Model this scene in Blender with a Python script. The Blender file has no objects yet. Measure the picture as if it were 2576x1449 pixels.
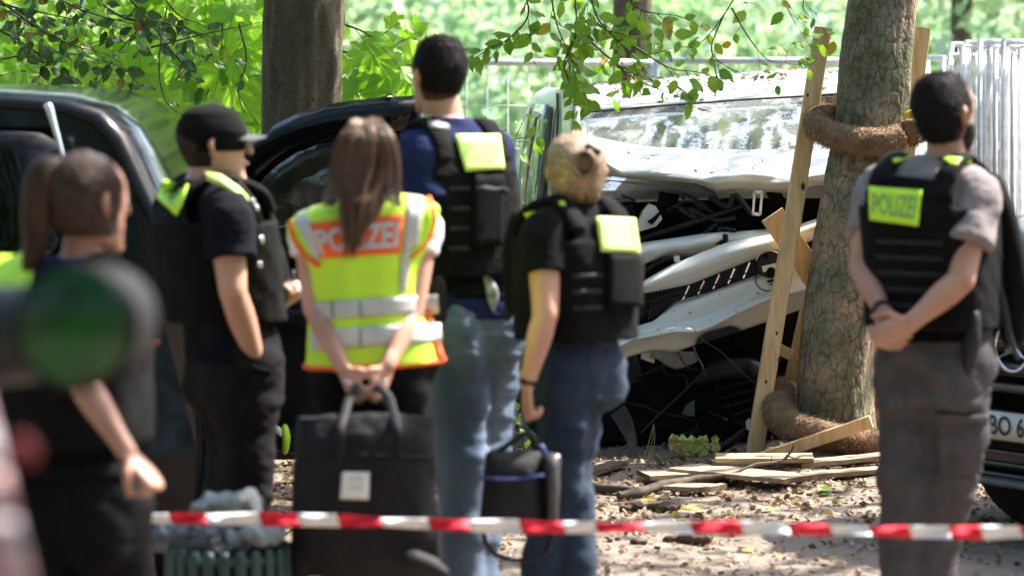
import bpy, bmesh, math, random
import numpy as np
from mathutils import Vector, Matrix, noise
from mathutils.bvhtree import BVHTree
R = math.radians
random.seed(7); rng = np.random.default_rng(7)
S = bpy.context.scene
COL = S.collection

# ---------------------------------------------------------------- camera, world, sun, exposure
F, CX, HY, CH = 8000.0, 1288.0, 187.0, 1.75
cam_d = bpy.data.cameras.new('camera'); cam = bpy.data.objects.new('camera', cam_d); COL.objects.link(cam)
cam.location = (0, 0, CH); cam.rotation_euler = (R(90), 0, 0)
cam_d.sensor_width = 36; cam_d.lens = F/2576*36; cam_d.shift_y = -(724.5-HY)/2576
cam_d.clip_start = .1; cam_d.clip_end = 600
cam_d.dof.use_dof = True; cam_d.dof.focus_distance = 14.6; cam_d.dof.aperture_fstop = 2.75
S.camera = cam
SUN_EL, SUN_AZ = 52, 62          # azimuth measured from +Y (view direction) towards +X
w = bpy.data.worlds.new('World'); S.world = w; w.use_nodes = True
nt = w.node_tree; bg = nt.nodes['Background']; sky = nt.nodes.new('ShaderNodeTexSky')
sky.sky_type = 'NISHITA'; sky.sun_disc = False; sky.sun_elevation = R(SUN_EL); sky.sun_rotation = R(SUN_AZ)
sky.air_density = 1.0; sky.dust_density = 3.0
nt.links.new(sky.outputs[0], bg.inputs[0]); bg.inputs[1].default_value = .15
sl = bpy.data.lights.new('sun', 'SUN'); sl.energy = 4.6; sl.angle = R(.6); sl.color = (1, .95, .86)
sun = bpy.data.objects.new('sun', sl); COL.objects.link(sun)
sd = Vector((math.sin(R(SUN_AZ))*math.cos(R(SUN_EL)), math.cos(R(SUN_AZ))*math.cos(R(SUN_EL)), math.sin(R(SUN_EL))))
sun.rotation_euler = sd.to_track_quat('Z', 'Y').to_euler()
S.view_settings.view_transform = 'Standard'; S.view_settings.look = 'None'
S.view_settings.exposure = 2.0; S.view_settings.gamma = 1; S.view_settings.use_curve_mapping = False
S.render.engine = 'CYCLES'
S.cycles.use_denoising = True; S.cycles.max_bounces = 8; S.cycles.transparent_max_bounces = 12
S.cycles.transmission_bounces = 6; S.cycles.diffuse_bounces = 4; S.cycles.glossy_bounces = 4
S.cycles.sample_clamp_indirect = 6; S.cycles.caustics_reflective = False; S.cycles.caustics_refractive = False

# ---------------------------------------------------------------- helpers
def P(px, py, Y):                       # surveyed image coordinate -> point at distance Y
    return Vector(((px-CX)/F*Y, Y, CH-(py-HY)/F*Y))
ORIG = {}
def orig(o): return ORIG.get(o.name, Vector((0, 0, 0))) if o else Vector((0, 0, 0))
def link(o, parent=None):
    COL.objects.link(o)
    if parent: o.parent = parent
    return o
def tag(o, label=None, cat=None, group=None, kind=None):
    if label: o['label'] = label
    if cat: o['category'] = cat
    if group: o['group'] = group
    if kind: o['kind'] = kind
    return o
def empty(name, loc, label, cat, group=None):
    o = bpy.data.objects.new(name, None); COL.objects.link(o); o.location = loc; o.empty_display_size = .1
    ORIG[o.name] = Vector(loc); return tag(o, label, cat, group)
class MB:
    def __init__(s): s.v = []; s.f = []; s.m = []; s.s = []
    def add(s, vs, fs, mi=0, smooth=True):
        b = len(s.v); s.v += [tuple(v) for v in vs]
        for f in fs: s.f.append(tuple(i+b for i in f)); s.m.append(mi); s.s.append(smooth)
    def mesh(s, name, mats, off=None):
        me = bpy.data.meshes.new(name)
        v = np.array(s.v, dtype=float).reshape(-1, 3)
        if off is not None and len(v): v = v-np.array(off)
        me.from_pydata(v.tolist(), [], s.f)
        for m in (mats if isinstance(mats, (list, tuple)) else [mats]): me.materials.append(m)
        me.polygons.foreach_set('material_index', s.m); me.polygons.foreach_set('use_smooth', s.s)
        me.update(); return me
    def build(s, name, mats, parent=None):
        me = s.mesh(name, mats, orig(parent)); o = bpy.data.objects.new(name, me); link(o, parent)
        ORIG[o.name] = orig(parent); return o
    # shapes
    def tube(s, pts, rad, n=10, mi=0, squash=None, smooth=True, cap=True, up=None):
        pts = [Vector(p) for p in pts]; N = len(pts)
        if not isinstance(rad, (list, tuple, np.ndarray)): rad = [rad]*N
        t = [(pts[min(i+1, N-1)]-pts[max(i-1, 0)]).normalized() for i in range(N)]
        u = up if up is not None else (Vector((0, 0, 1)) if abs(t[0].z) < .9 else Vector((0, 1, 0)))
        vs = []; a = (u-t[0]*u.dot(t[0])).normalized()
        for i in range(N):
            a = (a-t[i]*a.dot(t[i])).normalized(); b = t[i].cross(a)
            ka, kb = squash if squash else (1, 1)
            for k in range(n):
                th = 2*math.pi*k/n; vs.append(pts[i]+a*math.cos(th)*rad[i]*ka+b*math.sin(th)*rad[i]*kb)
        fs = [(i*n+k, i*n+(k+1) % n, (i+1)*n+(k+1) % n, (i+1)*n+k) for i in range(N-1) for k in range(n)]
        if cap: fs += [tuple(range(n-1, -1, -1)), tuple((N-1)*n+k for k in range(n))]
        s.add(vs, fs, mi, smooth); return s
    def limb(s, pts, rad, n=14, sub=5, squash=None, up=None):       # smooth tube with rounded ends
        pts = [Vector(p) for p in pts]
        q, r = spline(pts, rad, sub)
        t0 = (q[0]-q[1]).normalized(); t1 = (q[-1]-q[-2]).normalized()
        pre = []; post = []
        for a in (85, 60, 30):
            pre.append((q[0]+t0*r[0]*math.sin(R(a)), r[0]*math.cos(R(a))+1e-4))
            post.insert(0, (q[-1]+t1*r[-1]*math.sin(R(a)), r[-1]*math.cos(R(a))+1e-4))
        Q = [p for p, _ in pre]+q+[p for p, _ in post]; RR = [x for _, x in pre]+r+[x for _, x in post]
        return s.tube(Q, RR, n, squash=squash, up=up)
    def box8(s, c, mi=0):                       # 8 corners: bottom 4 then top 4
        s.add(c, [(3, 2, 1, 0), (4, 5, 6, 7), (0, 1, 5, 4), (1, 2, 6, 5), (2, 3, 7, 6), (3, 0, 4, 7)], mi, False); return s
    def box(s, c, sz, mi=0, rot=None):
        c = Vector(c); x, y, z = sz[0]/2, sz[1]/2, sz[2]/2
        cs = [Vector(q) for q in ((-x, -y, -z), (x, -y, -z), (x, y, -z), (-x, y, -z), (-x, -y, z), (x, -y, z), (x, y, z), (-x, y, z))]
        if rot: cs = [rot @ q for q in cs]
        return s.box8([c+q for q in cs], mi)
    def beam(s, p0, p1, w_, h_, side=None, mi=0, w1=None):
        p0, p1 = Vector(p0), Vector(p1); t = (p1-p0).normalized()
        side = Vector(side) if side else Vector((1, 0, 0)); a = (side-t*side.dot(t)).normalized(); b = t.cross(a)
        w1 = w1 or w_; c = []
        for p, ww in ((p0, w_), (p1, w1)):
            for sa, sb in ((-1, -1), (1, -1), (1, 1), (-1, 1)): c.append(p+a*sa*ww/2+b*sb*h_/2)
        return s.box8(c, mi)
    def grid(s, G, mi=0, thick=0, smooth=True):      # G rows x cols of points
        nr, nc = len(G), len(G[0]); vs = [Vector(p) for r_ in G for p in r_]
        fs = [(i*nc+j, i*nc+j+1, (i+1)*nc+j+1, (i+1)*nc+j) for i in range(nr-1) for j in range(nc-1)]
        if not thick: s.add(vs, fs, mi, smooth); return s
        nrm = [Vector((0, 0, 0)) for _ in vs]
        for f in fs:
            n_ = (vs[f[1]]-vs[f[0]]).cross(vs[f[3]]-vs[f[0]])
            for k in f: nrm[k] += n_
        back = [v-n_.normalized()*thick if n_.length > 0 else v for v, n_ in zip(vs, nrm)]
        N = len(vs); fs2 = fs+[tuple(N+k for k in reversed(f)) for f in fs]
        edge = [j for j in range(nc)]+[(i+1)*nc-1 for i in range(1, nr)]+[(nr-1)*nc+j for j in range(nc-2, -1, -1)]+[i*nc for i in range(nr-2, 0, -1)]
        for i in range(len(edge)):
            a, b = edge[i], edge[(i+1) % len(edge)]; fs2.append((a, a+N, b+N, b))
        s.add(vs+back, fs2, mi, smooth); return s
    def prism(s, pts, d, mi=0, smooth=False):         # polygon extruded by vector d
        pts = [Vector(p) for p in pts]; n = len(pts); d = Vector(d)
        s.add(pts+[p+d for p in pts], [tuple(range(n)), tuple(range(2*n-1, n-1, -1))]+[(i, i+n, (i+1) % n+n, (i+1) % n) for i in range(n)], mi, smooth); return s
    def loft(s, rings, n=40, mi=0, ex=2.0):
        # ring: (center, half width a, half depth b, yaw[, exponent])
        vs = []
        for rg in rings:
            c, a, b, yaw = rg[:4]; e = rg[4] if len(rg) > 4 else ex
            rx = Vector((math.cos(yaw), -math.sin(yaw), 0)); fy = Vector((math.sin(yaw), math.cos(yaw), 0))
            for k in range(n):
                th = 2*math.pi*k/n; c_, s_ = math.cos(th), math.sin(th)
                vs.append(Vector(c)+rx*a*math.copysign(abs(c_)**(2/e), c_)+fy*b*math.copysign(abs(s_)**(2/e), s_))
        N = len(rings)
        fs = [(i*n+k, i*n+(k+1) % n, (i+1)*n+(k+1) % n, (i+1)*n+k) for i in range(N-1) for k in range(n)]
        fs += [tuple(range(n-1, -1, -1)), tuple((N-1)*n+k for k in range(n))]
        s.add(vs, fs, mi, True); return s
def spline(pts, rad, sub):
    q = []; r = []; N = len(pts)
    for i in range(N-1):
        p0, p1, p2, p3 = pts[max(i-1, 0)], pts[i], pts[i+1], pts[min(i+2, N-1)]
        for k in range(sub):
            t = k/sub; t2, t3 = t*t, t**3
            q.append(.5*((2*p1)+(p2-p0)*t+(2*p0-5*p1+4*p2-p3)*t2+(3*p1-p0-3*p2+p3)*t3))
            r.append(rad[i]*(1-(3*t2-2*t3))+rad[i+1]*(3*t2-2*t3))
    q.append(pts[-1]); r.append(rad[-1]); return q, r
def lerp(a, b, t): return a+(b-a)*t
def fuse(mb, voxel, smooth=4):
    me = mb.mesh('tmp', []); o = bpy.data.objects.new('tmp', me); COL.objects.link(o)
    m = o.modifiers.new('r', 'REMESH'); m.mode = 'VOXEL'; m.voxel_size = voxel; m.use_smooth_shade = True
    if smooth: q = o.modifiers.new('s', 'SMOOTH'); q.iterations = smooth; q.factor = .5
    dg = bpy.context.evaluated_depsgraph_get(); dg.update()
    out = bpy.data.meshes.new_from_object(o.evaluated_get(dg))
    COL.objects.unlink(o); bpy.data.objects.remove(o); bpy.data.meshes.remove(me)
    return out
def coords(me):
    a = np.empty(len(me.vertices)*3, dtype=np.float64); me.vertices.foreach_get('co', a); return a.reshape(-1, 3)
def setco(me, a): me.vertices.foreach_set('co', a.astype(np.float32).ravel()); me.update()
def normals(me):
    a = np.empty(len(me.vertices)*3); me.vertices.foreach_get('normal', a); return a.reshape(-1, 3)
def sines(co, scale, seed, octs=5):              # cheap smooth noise, vectorised
    r_ = np.random.default_rng(seed); out = np.zeros(len(co)); f = 1.0; am = 1.0
    c = co*np.array(scale)
    for k in range(octs):
        for j in range(3):
            d = r_.normal(size=3); d /= np.linalg.norm(d); warp = .6*np.sin(c @ r_.normal(size=3)*f*.8+r_.random()*6)
            out += am*np.sin((c @ d)*f*2.2+r_.random()*6.28+warp)
        f *= 1.8; am *= .58
    return out/5.0
def wrinkle(me, amp, scale, seed, ridged=True):
    co = coords(me); n = normals(me); v = sines(co, scale, seed)
    if ridged: v = np.tanh(v*2.2)
    setco(me, co+n*(v*amp)[:, None])
def mesh_obj(me, name, mats, parent=None):
    if parent: setco(me, coords(me)-np.array(orig(parent)))
    me.name = name; me.materials.clear()
    for m in (mats if isinstance(mats, (list, tuple)) else [mats]): me.materials.append(m)
    for p in me.polygons: p.use_smooth = True
    o = bpy.data.objects.new(name, me); link(o, parent); ORIG[o.name] = orig(parent); return o
def bvh_of(o):
    me = o.data; off = orig(o); return BVHTree.FromPolygons([v.co+off for v in me.vertices], [p.vertices[:] for p in me.polygons])
EYE = Vector((0, 0, CH))
def onto(bvh, px, py, lift=.004, fallback=None):
    d = (P(px, py, 10)-EYE).normalized(); hit = bvh.ray_cast(EYE, d)
    if hit[0] is None: return fallback
    n = hit[1] if hit[1].dot(d) < 0 else -hit[1]
    return hit[0]+n*lift
def smoothgrid(G, it=1):
    for _ in range(it):
        H = [r_[:] for r_ in G]
        for i in range(len(G)):
            for j in range(len(G[0])):
                acc = Vector((0, 0, 0)); c = 0
                for di, dj in ((1, 0), (-1, 0), (0, 1), (0, -1)):
                    a, b = i+di, j+dj
                    if 0 <= a < len(G) and 0 <= b < len(G[0]): acc += G[a][b]; c += 1
                H[i][j] = Vector((G[i][j].x, (G[i][j].y+acc.y/c)/2, G[i][j].z))
        G = H
    return G
def fitted(bvh, quad):      # best plane through the garment behind the quad, so a stiff patch lies flat on it
    pts = []
    for i in range(7):
        for j in range(9):
            u, v = (j+.5)/9, (i+.5)/7; p = onto(bvh, lerp(lerp(quad[0][0], quad[1][0], u), lerp(quad[3][0], quad[2][0], u), v), lerp(lerp(quad[0][1], quad[1][1], u), lerp(quad[3][1], quad[2][1], u), v), 0)
            if p is not None: pts.append(p)
    A = np.array([[1, p.x, p.z] for p in pts]); y = np.array([p.y for p in pts]); k = np.linalg.lstsq(A, y, rcond=None)[0]
    for _ in range(3):
        r_ = y-A @ k; ok = np.abs(r_-np.median(r_)) < .03; k = np.linalg.lstsq(A[ok], y[ok], rcond=None)[0]
    off = max(-.012, (y[ok]-A[ok] @ k).min())
    def f(px, py, lift):
        d = P(px, py, 10)-EYE; t = (k[0]+off-lift+k[2]*CH)/(d.y-k[1]*d.x-k[2]*d.z); return EYE+d*t
    return f
def stiff(name, bvh, quad, mat_, parent, lift=.013, n=(10, 6)):
    f = fitted(bvh, quad); (a, b, c, d) = quad; G = []
    for i in range(n[1]+1):
        v = i/n[1]; G.append([f(lerp(lerp(a[0], b[0], j/n[0]), lerp(d[0], c[0], j/n[0]), v), lerp(lerp(a[1], b[1], j/n[0]), lerp(d[1], c[1], j/n[0]), v), lift+.0015*math.sin(j*.9+i)-.010*(2*j/n[0]-1)**2) for j in range(n[0]+1)])
    m = MB(); m.grid(G[::-1], 0, .006); return m.build(name, mat_, parent), f
def stiff_text(name, f, txt, quad, mat_, parent, lift=.0135, bold=.025, bow=None):
    v, fc = text_mesh(txt, 3, bold); (a, b, c, d) = quad; out = []
    for x, y, _ in v:
        y = 1-y; out.append(f(lerp(lerp(a[0], b[0], x), lerp(d[0], c[0], x), y), lerp(lerp(a[1], b[1], x), lerp(d[1], c[1], x), y), lift+.004-.010*(2*x-1)**2))
    m = MB(); m.add(out, fc, 0, False); return m.build(name, mat_, parent)
def patch(name, bvh, quad, mat_, parent, n=(14, 8), lift=.005, thick=.003, curve=0):
    # quad px corners TL,TR,BR,BL laid onto the garment
    (a, b, c, d) = quad; nx, ny = n; G = []; last = None
    for i in range(ny+1):
        row = []
        for j in range(nx+1):
            u, v = j/nx, i/ny
            x = lerp(lerp(a[0], b[0], u), lerp(d[0], c[0], u), v); y = lerp(lerp(a[1], b[1], u), lerp(d[1], c[1], u), v)+curve*4*u*(1-u)
            p = onto(bvh, x, y, lift)
            if p is None: p = (P(x, y, last.y) if last is not None else None)
            if p is not None: last = p
            row.append(p)
        G.append(row)
    flat = [p for r_ in G for p in r_ if p is not None]
    if not flat: return None
    fy = flat[0].y
    G = [[p if p is not None else P(lerp(lerp(a[0], b[0], j/nx), lerp(d[0], c[0], j/nx), i/ny), lerp(lerp(a[1], b[1], j/nx), lerp(d[1], c[1], j/nx), i/ny), fy) for j, p in enumerate(r_)] for i, r_ in enumerate(G)]
    G = smoothgrid(G, 2)
    m = MB(); m.grid(G[::-1], 0, thick); return m.build(name, mat_, parent)
def text_mesh(txt, res=3, bold=.02):
    c = bpy.data.curves.new('t', 'FONT'); c.body = txt; c.size = 1; c.resolution_u = res; c.offset = bold; c.fill_mode = 'BOTH'
    o = bpy.data.objects.new('t', c); COL.objects.link(o)
    dg = bpy.context.evaluated_depsgraph_get(); dg.update()
    me = bpy.data.meshes.new_from_object(o.evaluated_get(dg))
    v = coords(me); f = [tuple(p.vertices) for p in me.polygons]
    COL.objects.unlink(o); bpy.data.objects.remove(o); bpy.data.curves.remove(c); bpy.data.meshes.remove(me)
    v[:, 0] -= v[:, 0].min(); v[:, 1] -= v[:, 1].min(); v[:, 0] /= v[:, 0].max(); v[:, 1] /= v[:, 1].max()
    return v, f
def text_on(name, bvh, txt, quad, mat_, parent, lift=.009, bold=.03):
    v, f = text_mesh(txt, 3, bold); (a, b, c, d) = quad; out = []; ok = True; last = None
    for x, y, _ in v:
        y = 1-y
        X = lerp(lerp(a[0], b[0], x), lerp(d[0], c[0], x), y); Yy = lerp(lerp(a[1], b[1], x), lerp(d[1], c[1], x), y)
        p = onto(bvh, X, Yy, lift)
        if p is None: p = P(X, Yy, last.y if last is not None else 9)
        last = p; out.append(p)
    m = MB(); m.add(out, f, 0, False); return m.build(name, mat_, parent)
def text_flat(name, txt, origin, ux, uy, mat_, parent, bold=.02):
    v, f = text_mesh(txt, 3, bold); m = MB(); m.add([origin+ux*x+uy*y for x, y, _ in v], f, 0, False); return m.build(name, mat_, parent)

# ---------------------------------------------------------------- materials
def mat(name, c1, c2=None, rough=.6, scale=8, bump=0, bscale=None, stretch=(1, 1, 1), metal=0, sheen=0, coat=0, trans=0, detail=6, lo=.35, hi=.65, c3=None, spec=.5, sss=0):
    m = bpy.data.materials.new(name); m.use_nodes = True; t = m.node_tree; n = t.nodes; L = t.links
    b = n['Principled BSDF']; tc = n.new('ShaderNodeTexCoord'); mp = n.new('ShaderNodeMapping'); mp.inputs['Scale'].default_value = stretch
    L.new(tc.outputs['Object'], mp.inputs[0])
    nz = n.new('ShaderNodeTexNoise'); nz.inputs['Scale'].default_value = scale; nz.inputs['Detail'].default_value = detail
    L.new(mp.outputs[0], nz.inputs[0]); cr = n.new('ShaderNodeValToRGB'); L.new(nz.outputs['Fac'], cr.inputs[0])
    c2 = c2 or tuple(x*.75 for x in c1)
    cr.color_ramp.elements[0].position = lo; cr.color_ramp.elements[1].position = hi
    cr.color_ramp.elements[0].color = (*c1, 1); cr.color_ramp.elements[1].color = (*c2, 1)
    if c3: e = cr.color_ramp.elements.new((lo+hi)/2); e.color = (*c3, 1)
    L.new(cr.outputs[0], b.inputs['Base Color']); b.inputs['Roughness'].default_value = rough; b.inputs['Metallic'].default_value = metal
    b.inputs['Specular IOR Level'].default_value = spec
    if sheen: b.inputs['Sheen Weight'].default_value = sheen
    if coat: b.inputs['Coat Weight'].default_value = coat; b.inputs['Coat Roughness'].default_value = .03
    if sss: b.inputs['Subsurface Weight'].default_value = sss; b.inputs['Subsurface Radius'].default_value = (.012, .005, .003); b.inputs['Subsurface Scale'].default_value = 1
    if bump:
        nb = n.new('ShaderNodeTexNoise'); nb.inputs['Scale'].default_value = bscale or scale*3; nb.inputs['Detail'].default_value = 5
        L.new(mp.outputs[0], nb.inputs[0]); bp = n.new('ShaderNodeBump'); bp.inputs['Strength'].default_value = 1; bp.inputs['Distance'].default_value = bump
        L.new(nb.outputs['Fac'], bp.inputs['Height']); L.new(bp.outputs[0], b.inputs['Normal'])
    return m
def leafmat(name, ca, cb, cy=None, tr=.5, gloss=.45, nscale=30, var=.5, tb=.5):
    m = bpy.data.materials.new(name); m.use_nodes = True; t = m.node_tree; n = t.nodes; L = t.links
    b = n['Principled BSDF']; out = n['Material Output']
    oi = n.new('ShaderNodeObjectInfo'); geo = n.new('ShaderNodeNewGeometry'); ad = n.new('ShaderNodeMath'); ad.operation = 'ADD'
    L.new(oi.outputs['Random'], ad.inputs[0]); L.new(geo.outputs['Random Per Island'], ad.inputs[1])
    fr = n.new('ShaderNodeMath'); fr.operation = 'FRACT'; L.new(ad.outputs[0], fr.inputs[0])
    cr = n.new('ShaderNodeValToRGB'); L.new(fr.outputs[0], cr.inputs[0])
    cr.color_ramp.elements[0].color = (*ca, 1); cr.color_ramp.elements[1].color = (*cb, 1); cr.color_ramp.elements[1].position = .9 if cy else 1
    if cy: e = cr.color_ramp.elements.new(.96); e.color = (*cy, 1)
    tc = n.new('ShaderNodeTexCoord'); nz = n.new('ShaderNodeTexNoise'); nz.inputs['Scale'].default_value = nscale; L.new(tc.outputs['Object'], nz.inputs[0])
    mx = n.new('ShaderNodeMix'); mx.data_type = 'RGBA'; mx.blend_type = 'MULTIPLY'; mx.inputs[0].default_value = var
    L.new(cr.outputs[0], mx.inputs[6]); L.new(nz.outputs['Color'], mx.inputs[7])
    hs = n.new('ShaderNodeHueSaturation'); hs.inputs['Saturation'].default_value = .6; L.new(nz.outputs['Color'], hs.inputs['Color']); L.new(hs.outputs[0], mx.inputs[7])
    L.new(mx.outputs[2], b.inputs['Base Color']); b.inputs['Roughness'].default_value = gloss
    ts = n.new('ShaderNodeBsdfTranslucent'); ml = n.new('ShaderNodeMix'); ml.data_type = 'RGBA'; ml.blend_type = 'MULTIPLY'; ml.inputs[0].default_value = 1
    L.new(mx.outputs[2], ml.inputs[6]); ml.inputs[7].default_value = (1.0, 1.0, tb, 1); L.new(ml.outputs[2], ts.inputs[0])
    ms = n.new('ShaderNodeMixShader'); ms.inputs[0].default_value = tr; L.new(b.outputs[0], ms.inputs[1]); L.new(ts.outputs[0], ms.inputs[2]); L.new(ms.outputs[0], out.inputs[0])
    return m
def glassmat(name, tint, refl_rough=.02, transp=.35, crack=0):
    # real pane: sharp fresnel reflection plus dark tinted see-through
    m = bpy.data.materials.new(name); m.use_nodes = True; t = m.node_tree; n = t.nodes; L = t.links; out = n['Material Output']
    n.remove(n['Principled BSDF'])
    gl = n.new('ShaderNodeBsdfGlossy'); gl.inputs['Roughness'].default_value = refl_rough; tp = n.new('ShaderNodeBsdfTransparent'); tp.inputs[0].default_value = (*tint, 1)
    fr = n.new('ShaderNodeFresnel'); fr.inputs[0].default_value = 1.6; mr = n.new('ShaderNodeMapRange'); mr.inputs[1].default_value = 0; mr.inputs[2].default_value = 1
    mr.inputs[3].default_value = transp; mr.inputs[4].default_value = 1; L.new(fr.outputs[0], mr.inputs[0])
    ms = n.new('ShaderNodeMixShader'); L.new(mr.outputs[0], ms.inputs[0]); L.new(tp.outputs[0], ms.inputs[1]); L.new(gl.outputs[0], ms.inputs[2]); L.new(ms.outputs[0], out.inputs[0])
    tc = n.new('ShaderNodeTexCoord')
    if crack:
        vo = n.new('ShaderNodeTexVoronoi'); vo.feature = 'DISTANCE_TO_EDGE'; vo.inputs['Scale'].default_value = 9
        nz = n.new('ShaderNodeTexNoise'); nz.inputs['Scale'].default_value = 5; nz.inputs['Detail'].default_value = 6; L.new(tc.outputs['Object'], nz.inputs[0]); 
        ad = n.new('ShaderNodeMix'); ad.data_type = 'RGBA'; ad.inputs[0].default_value = .12; L.new(tc.outputs['Object'], ad.inputs[6]); L.new(nz.outputs['Color'], ad.inputs[7])
        L.new(ad.outputs[2], vo.inputs[0]); bp = n.new('ShaderNodeBump'); bp.inputs['Distance'].default_value = crack; L.new(nz.outputs['Fac'], bp.inputs['Height'])
        mr2 = n.new('ShaderNodeMapRange'); mr2.inputs[1].default_value = 0; mr2.inputs[2].default_value = .012; mr2.inputs[3].default_value = 1; mr2.inputs[4].default_value = 0; L.new(vo.outputs['Distance'], mr2.inputs[0])
        df = n.new('ShaderNodeBsdfDiffuse'); df.inputs[0].default_value = (.75, .8, .78, 1)
        mk = n.new('ShaderNodeMath'); mk.operation = 'MULTIPLY'; mk.inputs[1].default_value = .30; L.new(mr2.outputs[0], mk.inputs[0])
        n3 = n.new('ShaderNodeTexNoise'); n3.inputs['Scale'].default_value = 7; n3.inputs['Detail'].default_value = 10; n3.inputs['Roughness'].default_value = .75; L.new(tc.outputs['Object'], n3.inputs[0])
        m3 = n.new('ShaderNodeMapRange'); m3.inputs[1].default_value = .5; m3.inputs[2].default_value = .72; m3.inputs[3].default_value = .14; m3.inputs[4].default_value = .60; L.new(n3.outputs['Fac'], m3.inputs[0])
        mm_ = n.new('ShaderNodeMath'); mm_.operation = 'MAXIMUM'; L.new(mk.outputs[0], mm_.inputs[0]); L.new(m3.outputs[0], mm_.inputs[1]); mk = mm_
        m2 = n.new('ShaderNodeMixShader'); L.new(mk.outputs[0], m2.inputs[0]); L.new(ms.outputs[0], m2.inputs[1]); L.new(df.outputs[0], m2.inputs[2]); L.new(m2.outputs[0], out.inputs[0])
        L.new(bp.outputs[0], gl.inputs['Normal'])
    return m

def strandmat(name, ca, cb):
    m = bpy.data.materials.new(name); m.use_nodes = True; n = m.node_tree.nodes; L = m.node_tree.links; b = n['Principled BSDF']
    g = n.new('ShaderNodeNewGeometry'); cr = n.new('ShaderNodeValToRGB'); L.new(g.outputs['Random Per Island'], cr.inputs[0]); cr.color_ramp.elements[0].color = (*ca, 1); cr.color_ramp.elements[1].color = (*cb, 1)
    L.new(cr.outputs[0], b.inputs['Base Color']); b.inputs['Roughness'].default_value = .42; b.inputs['Specular IOR Level'].default_value = .4; return m
M = {}
M['strand_bl'] = strandmat('blonde_strands', (.10, .06, .035), (.52, .37, .25))
M['strand_br'] = strandmat('brown_strands', (.025, .013, .008), (.24, .14, .085))
M['strand_dk'] = strandmat('dark_strands', (.010, .005, .003), (.075, .036, .020))
M['skin'] = mat('skin', (.52, .29, .21), (.40, .19, .135), .5, 9, .0010, 160, sss=.12, lo=.3, hi=.72, c3=(.50, .265, .185))
M['skin_tan'] = mat('skin_tan', (.42, .22, .15), (.31, .14, .095), .5, 9, .0010, 160, sss=.12, lo=.3, hi=.72, c3=(.39, .20, .135))
M['black_fab'] = mat('black_fabric', (.0025, .0025, .003), (.005, .005, .006), .9, 12, .001, 220, spec=.12)
M['vest_fab'] = mat('vest_fabric', (.0022, .0022, .0026), (.005, .005, .0055), .9, 10, .0012, 160, spec=.15)
M['tee_dark'] = mat('dark_tshirt', (.003, .0035, .006), (.006, .007, .012), .9, 9, .001, 200, spec=.12)
M['tee_navy'] = mat('navy_tshirt', (.008, .012, .05), (.013, .02, .075), .9, 9, .001, 200, spec=.12)
M['tee_gray'] = mat('grey_tshirt', (.23, .20, .205), (.19, .165, .17), .9, 20, .001, 200, spec=.2)
M['tee_white'] = mat('white_tshirt', (.75, .73, .78), (.65, .63, .68), .9, 20, .001, 200, spec=.2)
M['cargo'] = mat('grey_cargo_cloth', (.082, .076, .081), (.058, .054, .058), .9, 16, .001, 240, spec=.12)
M['cargo_dark'] = mat('dark_trouser_cloth', (.015, .0135, .015), (.009, .008, .0095), .9, 16, .001, 240, spec=.12)
M['black_trs'] = mat('black_trouser_cloth', (.004, .004, .005), (.007, .007, .008), .9, 16, .001, 240, spec=.1)
M['jeans'] = mat('blue_denim', (.055, .080, .130), (.155, .195, .265), .9, 5, .0012, 260, stretch=(1, 1, .35), spec=.15)
M['jeans_dk'] = mat('dark_denim', (.018, .030, .052), (.052, .070, .105), .9, 4, .0012, 260, stretch=(1, 1, .35), spec=.15)
M['webbing'] = mat('webbing_tape', (.010, .010, .011), (.016, .016, .017), .7, 60, .001, 200, spec=.25)
M['lime'] = mat('lime_reflective', (.52, .88, .03), (.46, .80, .03), .5, 30, .0006, 90)
M['lime_pale'] = mat('pale_lime_reflective', (.72, .95, .22), (.66, .90, .20), .45, 30, .0006, 90)
M['hivis'] = mat('hivis_cloth', (.56, .86, .04), (.48, .76, .03), .7, 6, .001, 60)
M['orange'] = mat('orange_cloth', (.95, .12, .02), (.85, .10, .02), .7, 10, .001, 90)
M['silver'] = mat('silver_reflective_tape', (.50, .50, .47), (.42, .42, .40), .35, 12, .0008, 80)
M['wire_y'] = mat('dull_yellow_wire', (.26, .28, .08), None, .6)
M['lime_ink'] = mat('lime_ink', (.26, .42, .13), (.22, .36, .11), .6, 30)
M['hair_dk'] = mat('dark_hair', (.006, .004, .003), (.016, .009, .006), .6, 60, .001, 200, stretch=(1, 1, .15), spec=.25)
M['hair_fade'] = mat('cropped_hair_fade', (.075, .042, .030), (.045, .025, .018), .7, 60, spec=.2)
M['hair_lw'] = mat('reddish_brown_hair', (.020, .009, .005), (.05, .024, .013), .6, 50, .001, 200, stretch=(1, 1, .15), spec=.25)
M['hair_blk'] = mat('black_hair', (.0035, .003, .003), (.008, .006, .006), .65, 80, .001, 240, spec=.2)
M['hair_bun'] = mat('darker_blonde_hair', (.15, .09, .055), (.045, .026, .017), .55, 50, .001, 160, spec=.25)
M['hair_br'] = mat('brown_hair', (.045, .023, .013), (.15, .085, .05), .5, 40, .001, 200, stretch=(1, 1, .1), spec=.3)
M['hair_bl'] = mat('blonde_hair', (.33, .225, .15), (.095, .058, .038), .6, 14, .0010, 120, stretch=(1, 1, .6), spec=.2)
M['bark'] = None
M['white_paint'] = mat('white_van_paint', (.70, .72, .68), (.63, .65, .61), .3, 3, 0, coat=.25, lo=.3, hi=.7)
M['black_paint'] = mat('black_car_paint', (.002, .002, .0025), (.003, .003, .0035), .14, 3, coat=.12, spec=.25)
M['blk_plastic'] = mat('black_plastic', (.006, .006, .007), (.010, .010, .011), .5, 20, .0006, 90, spec=.3)
M['void'] = mat('void_shade_black', (.003, .003, .0035), (.007, .0065, .006), .85, 14, .002, 40, spec=.12)  # near-black standing in for the shaded void of bay, cabin and openings
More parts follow.
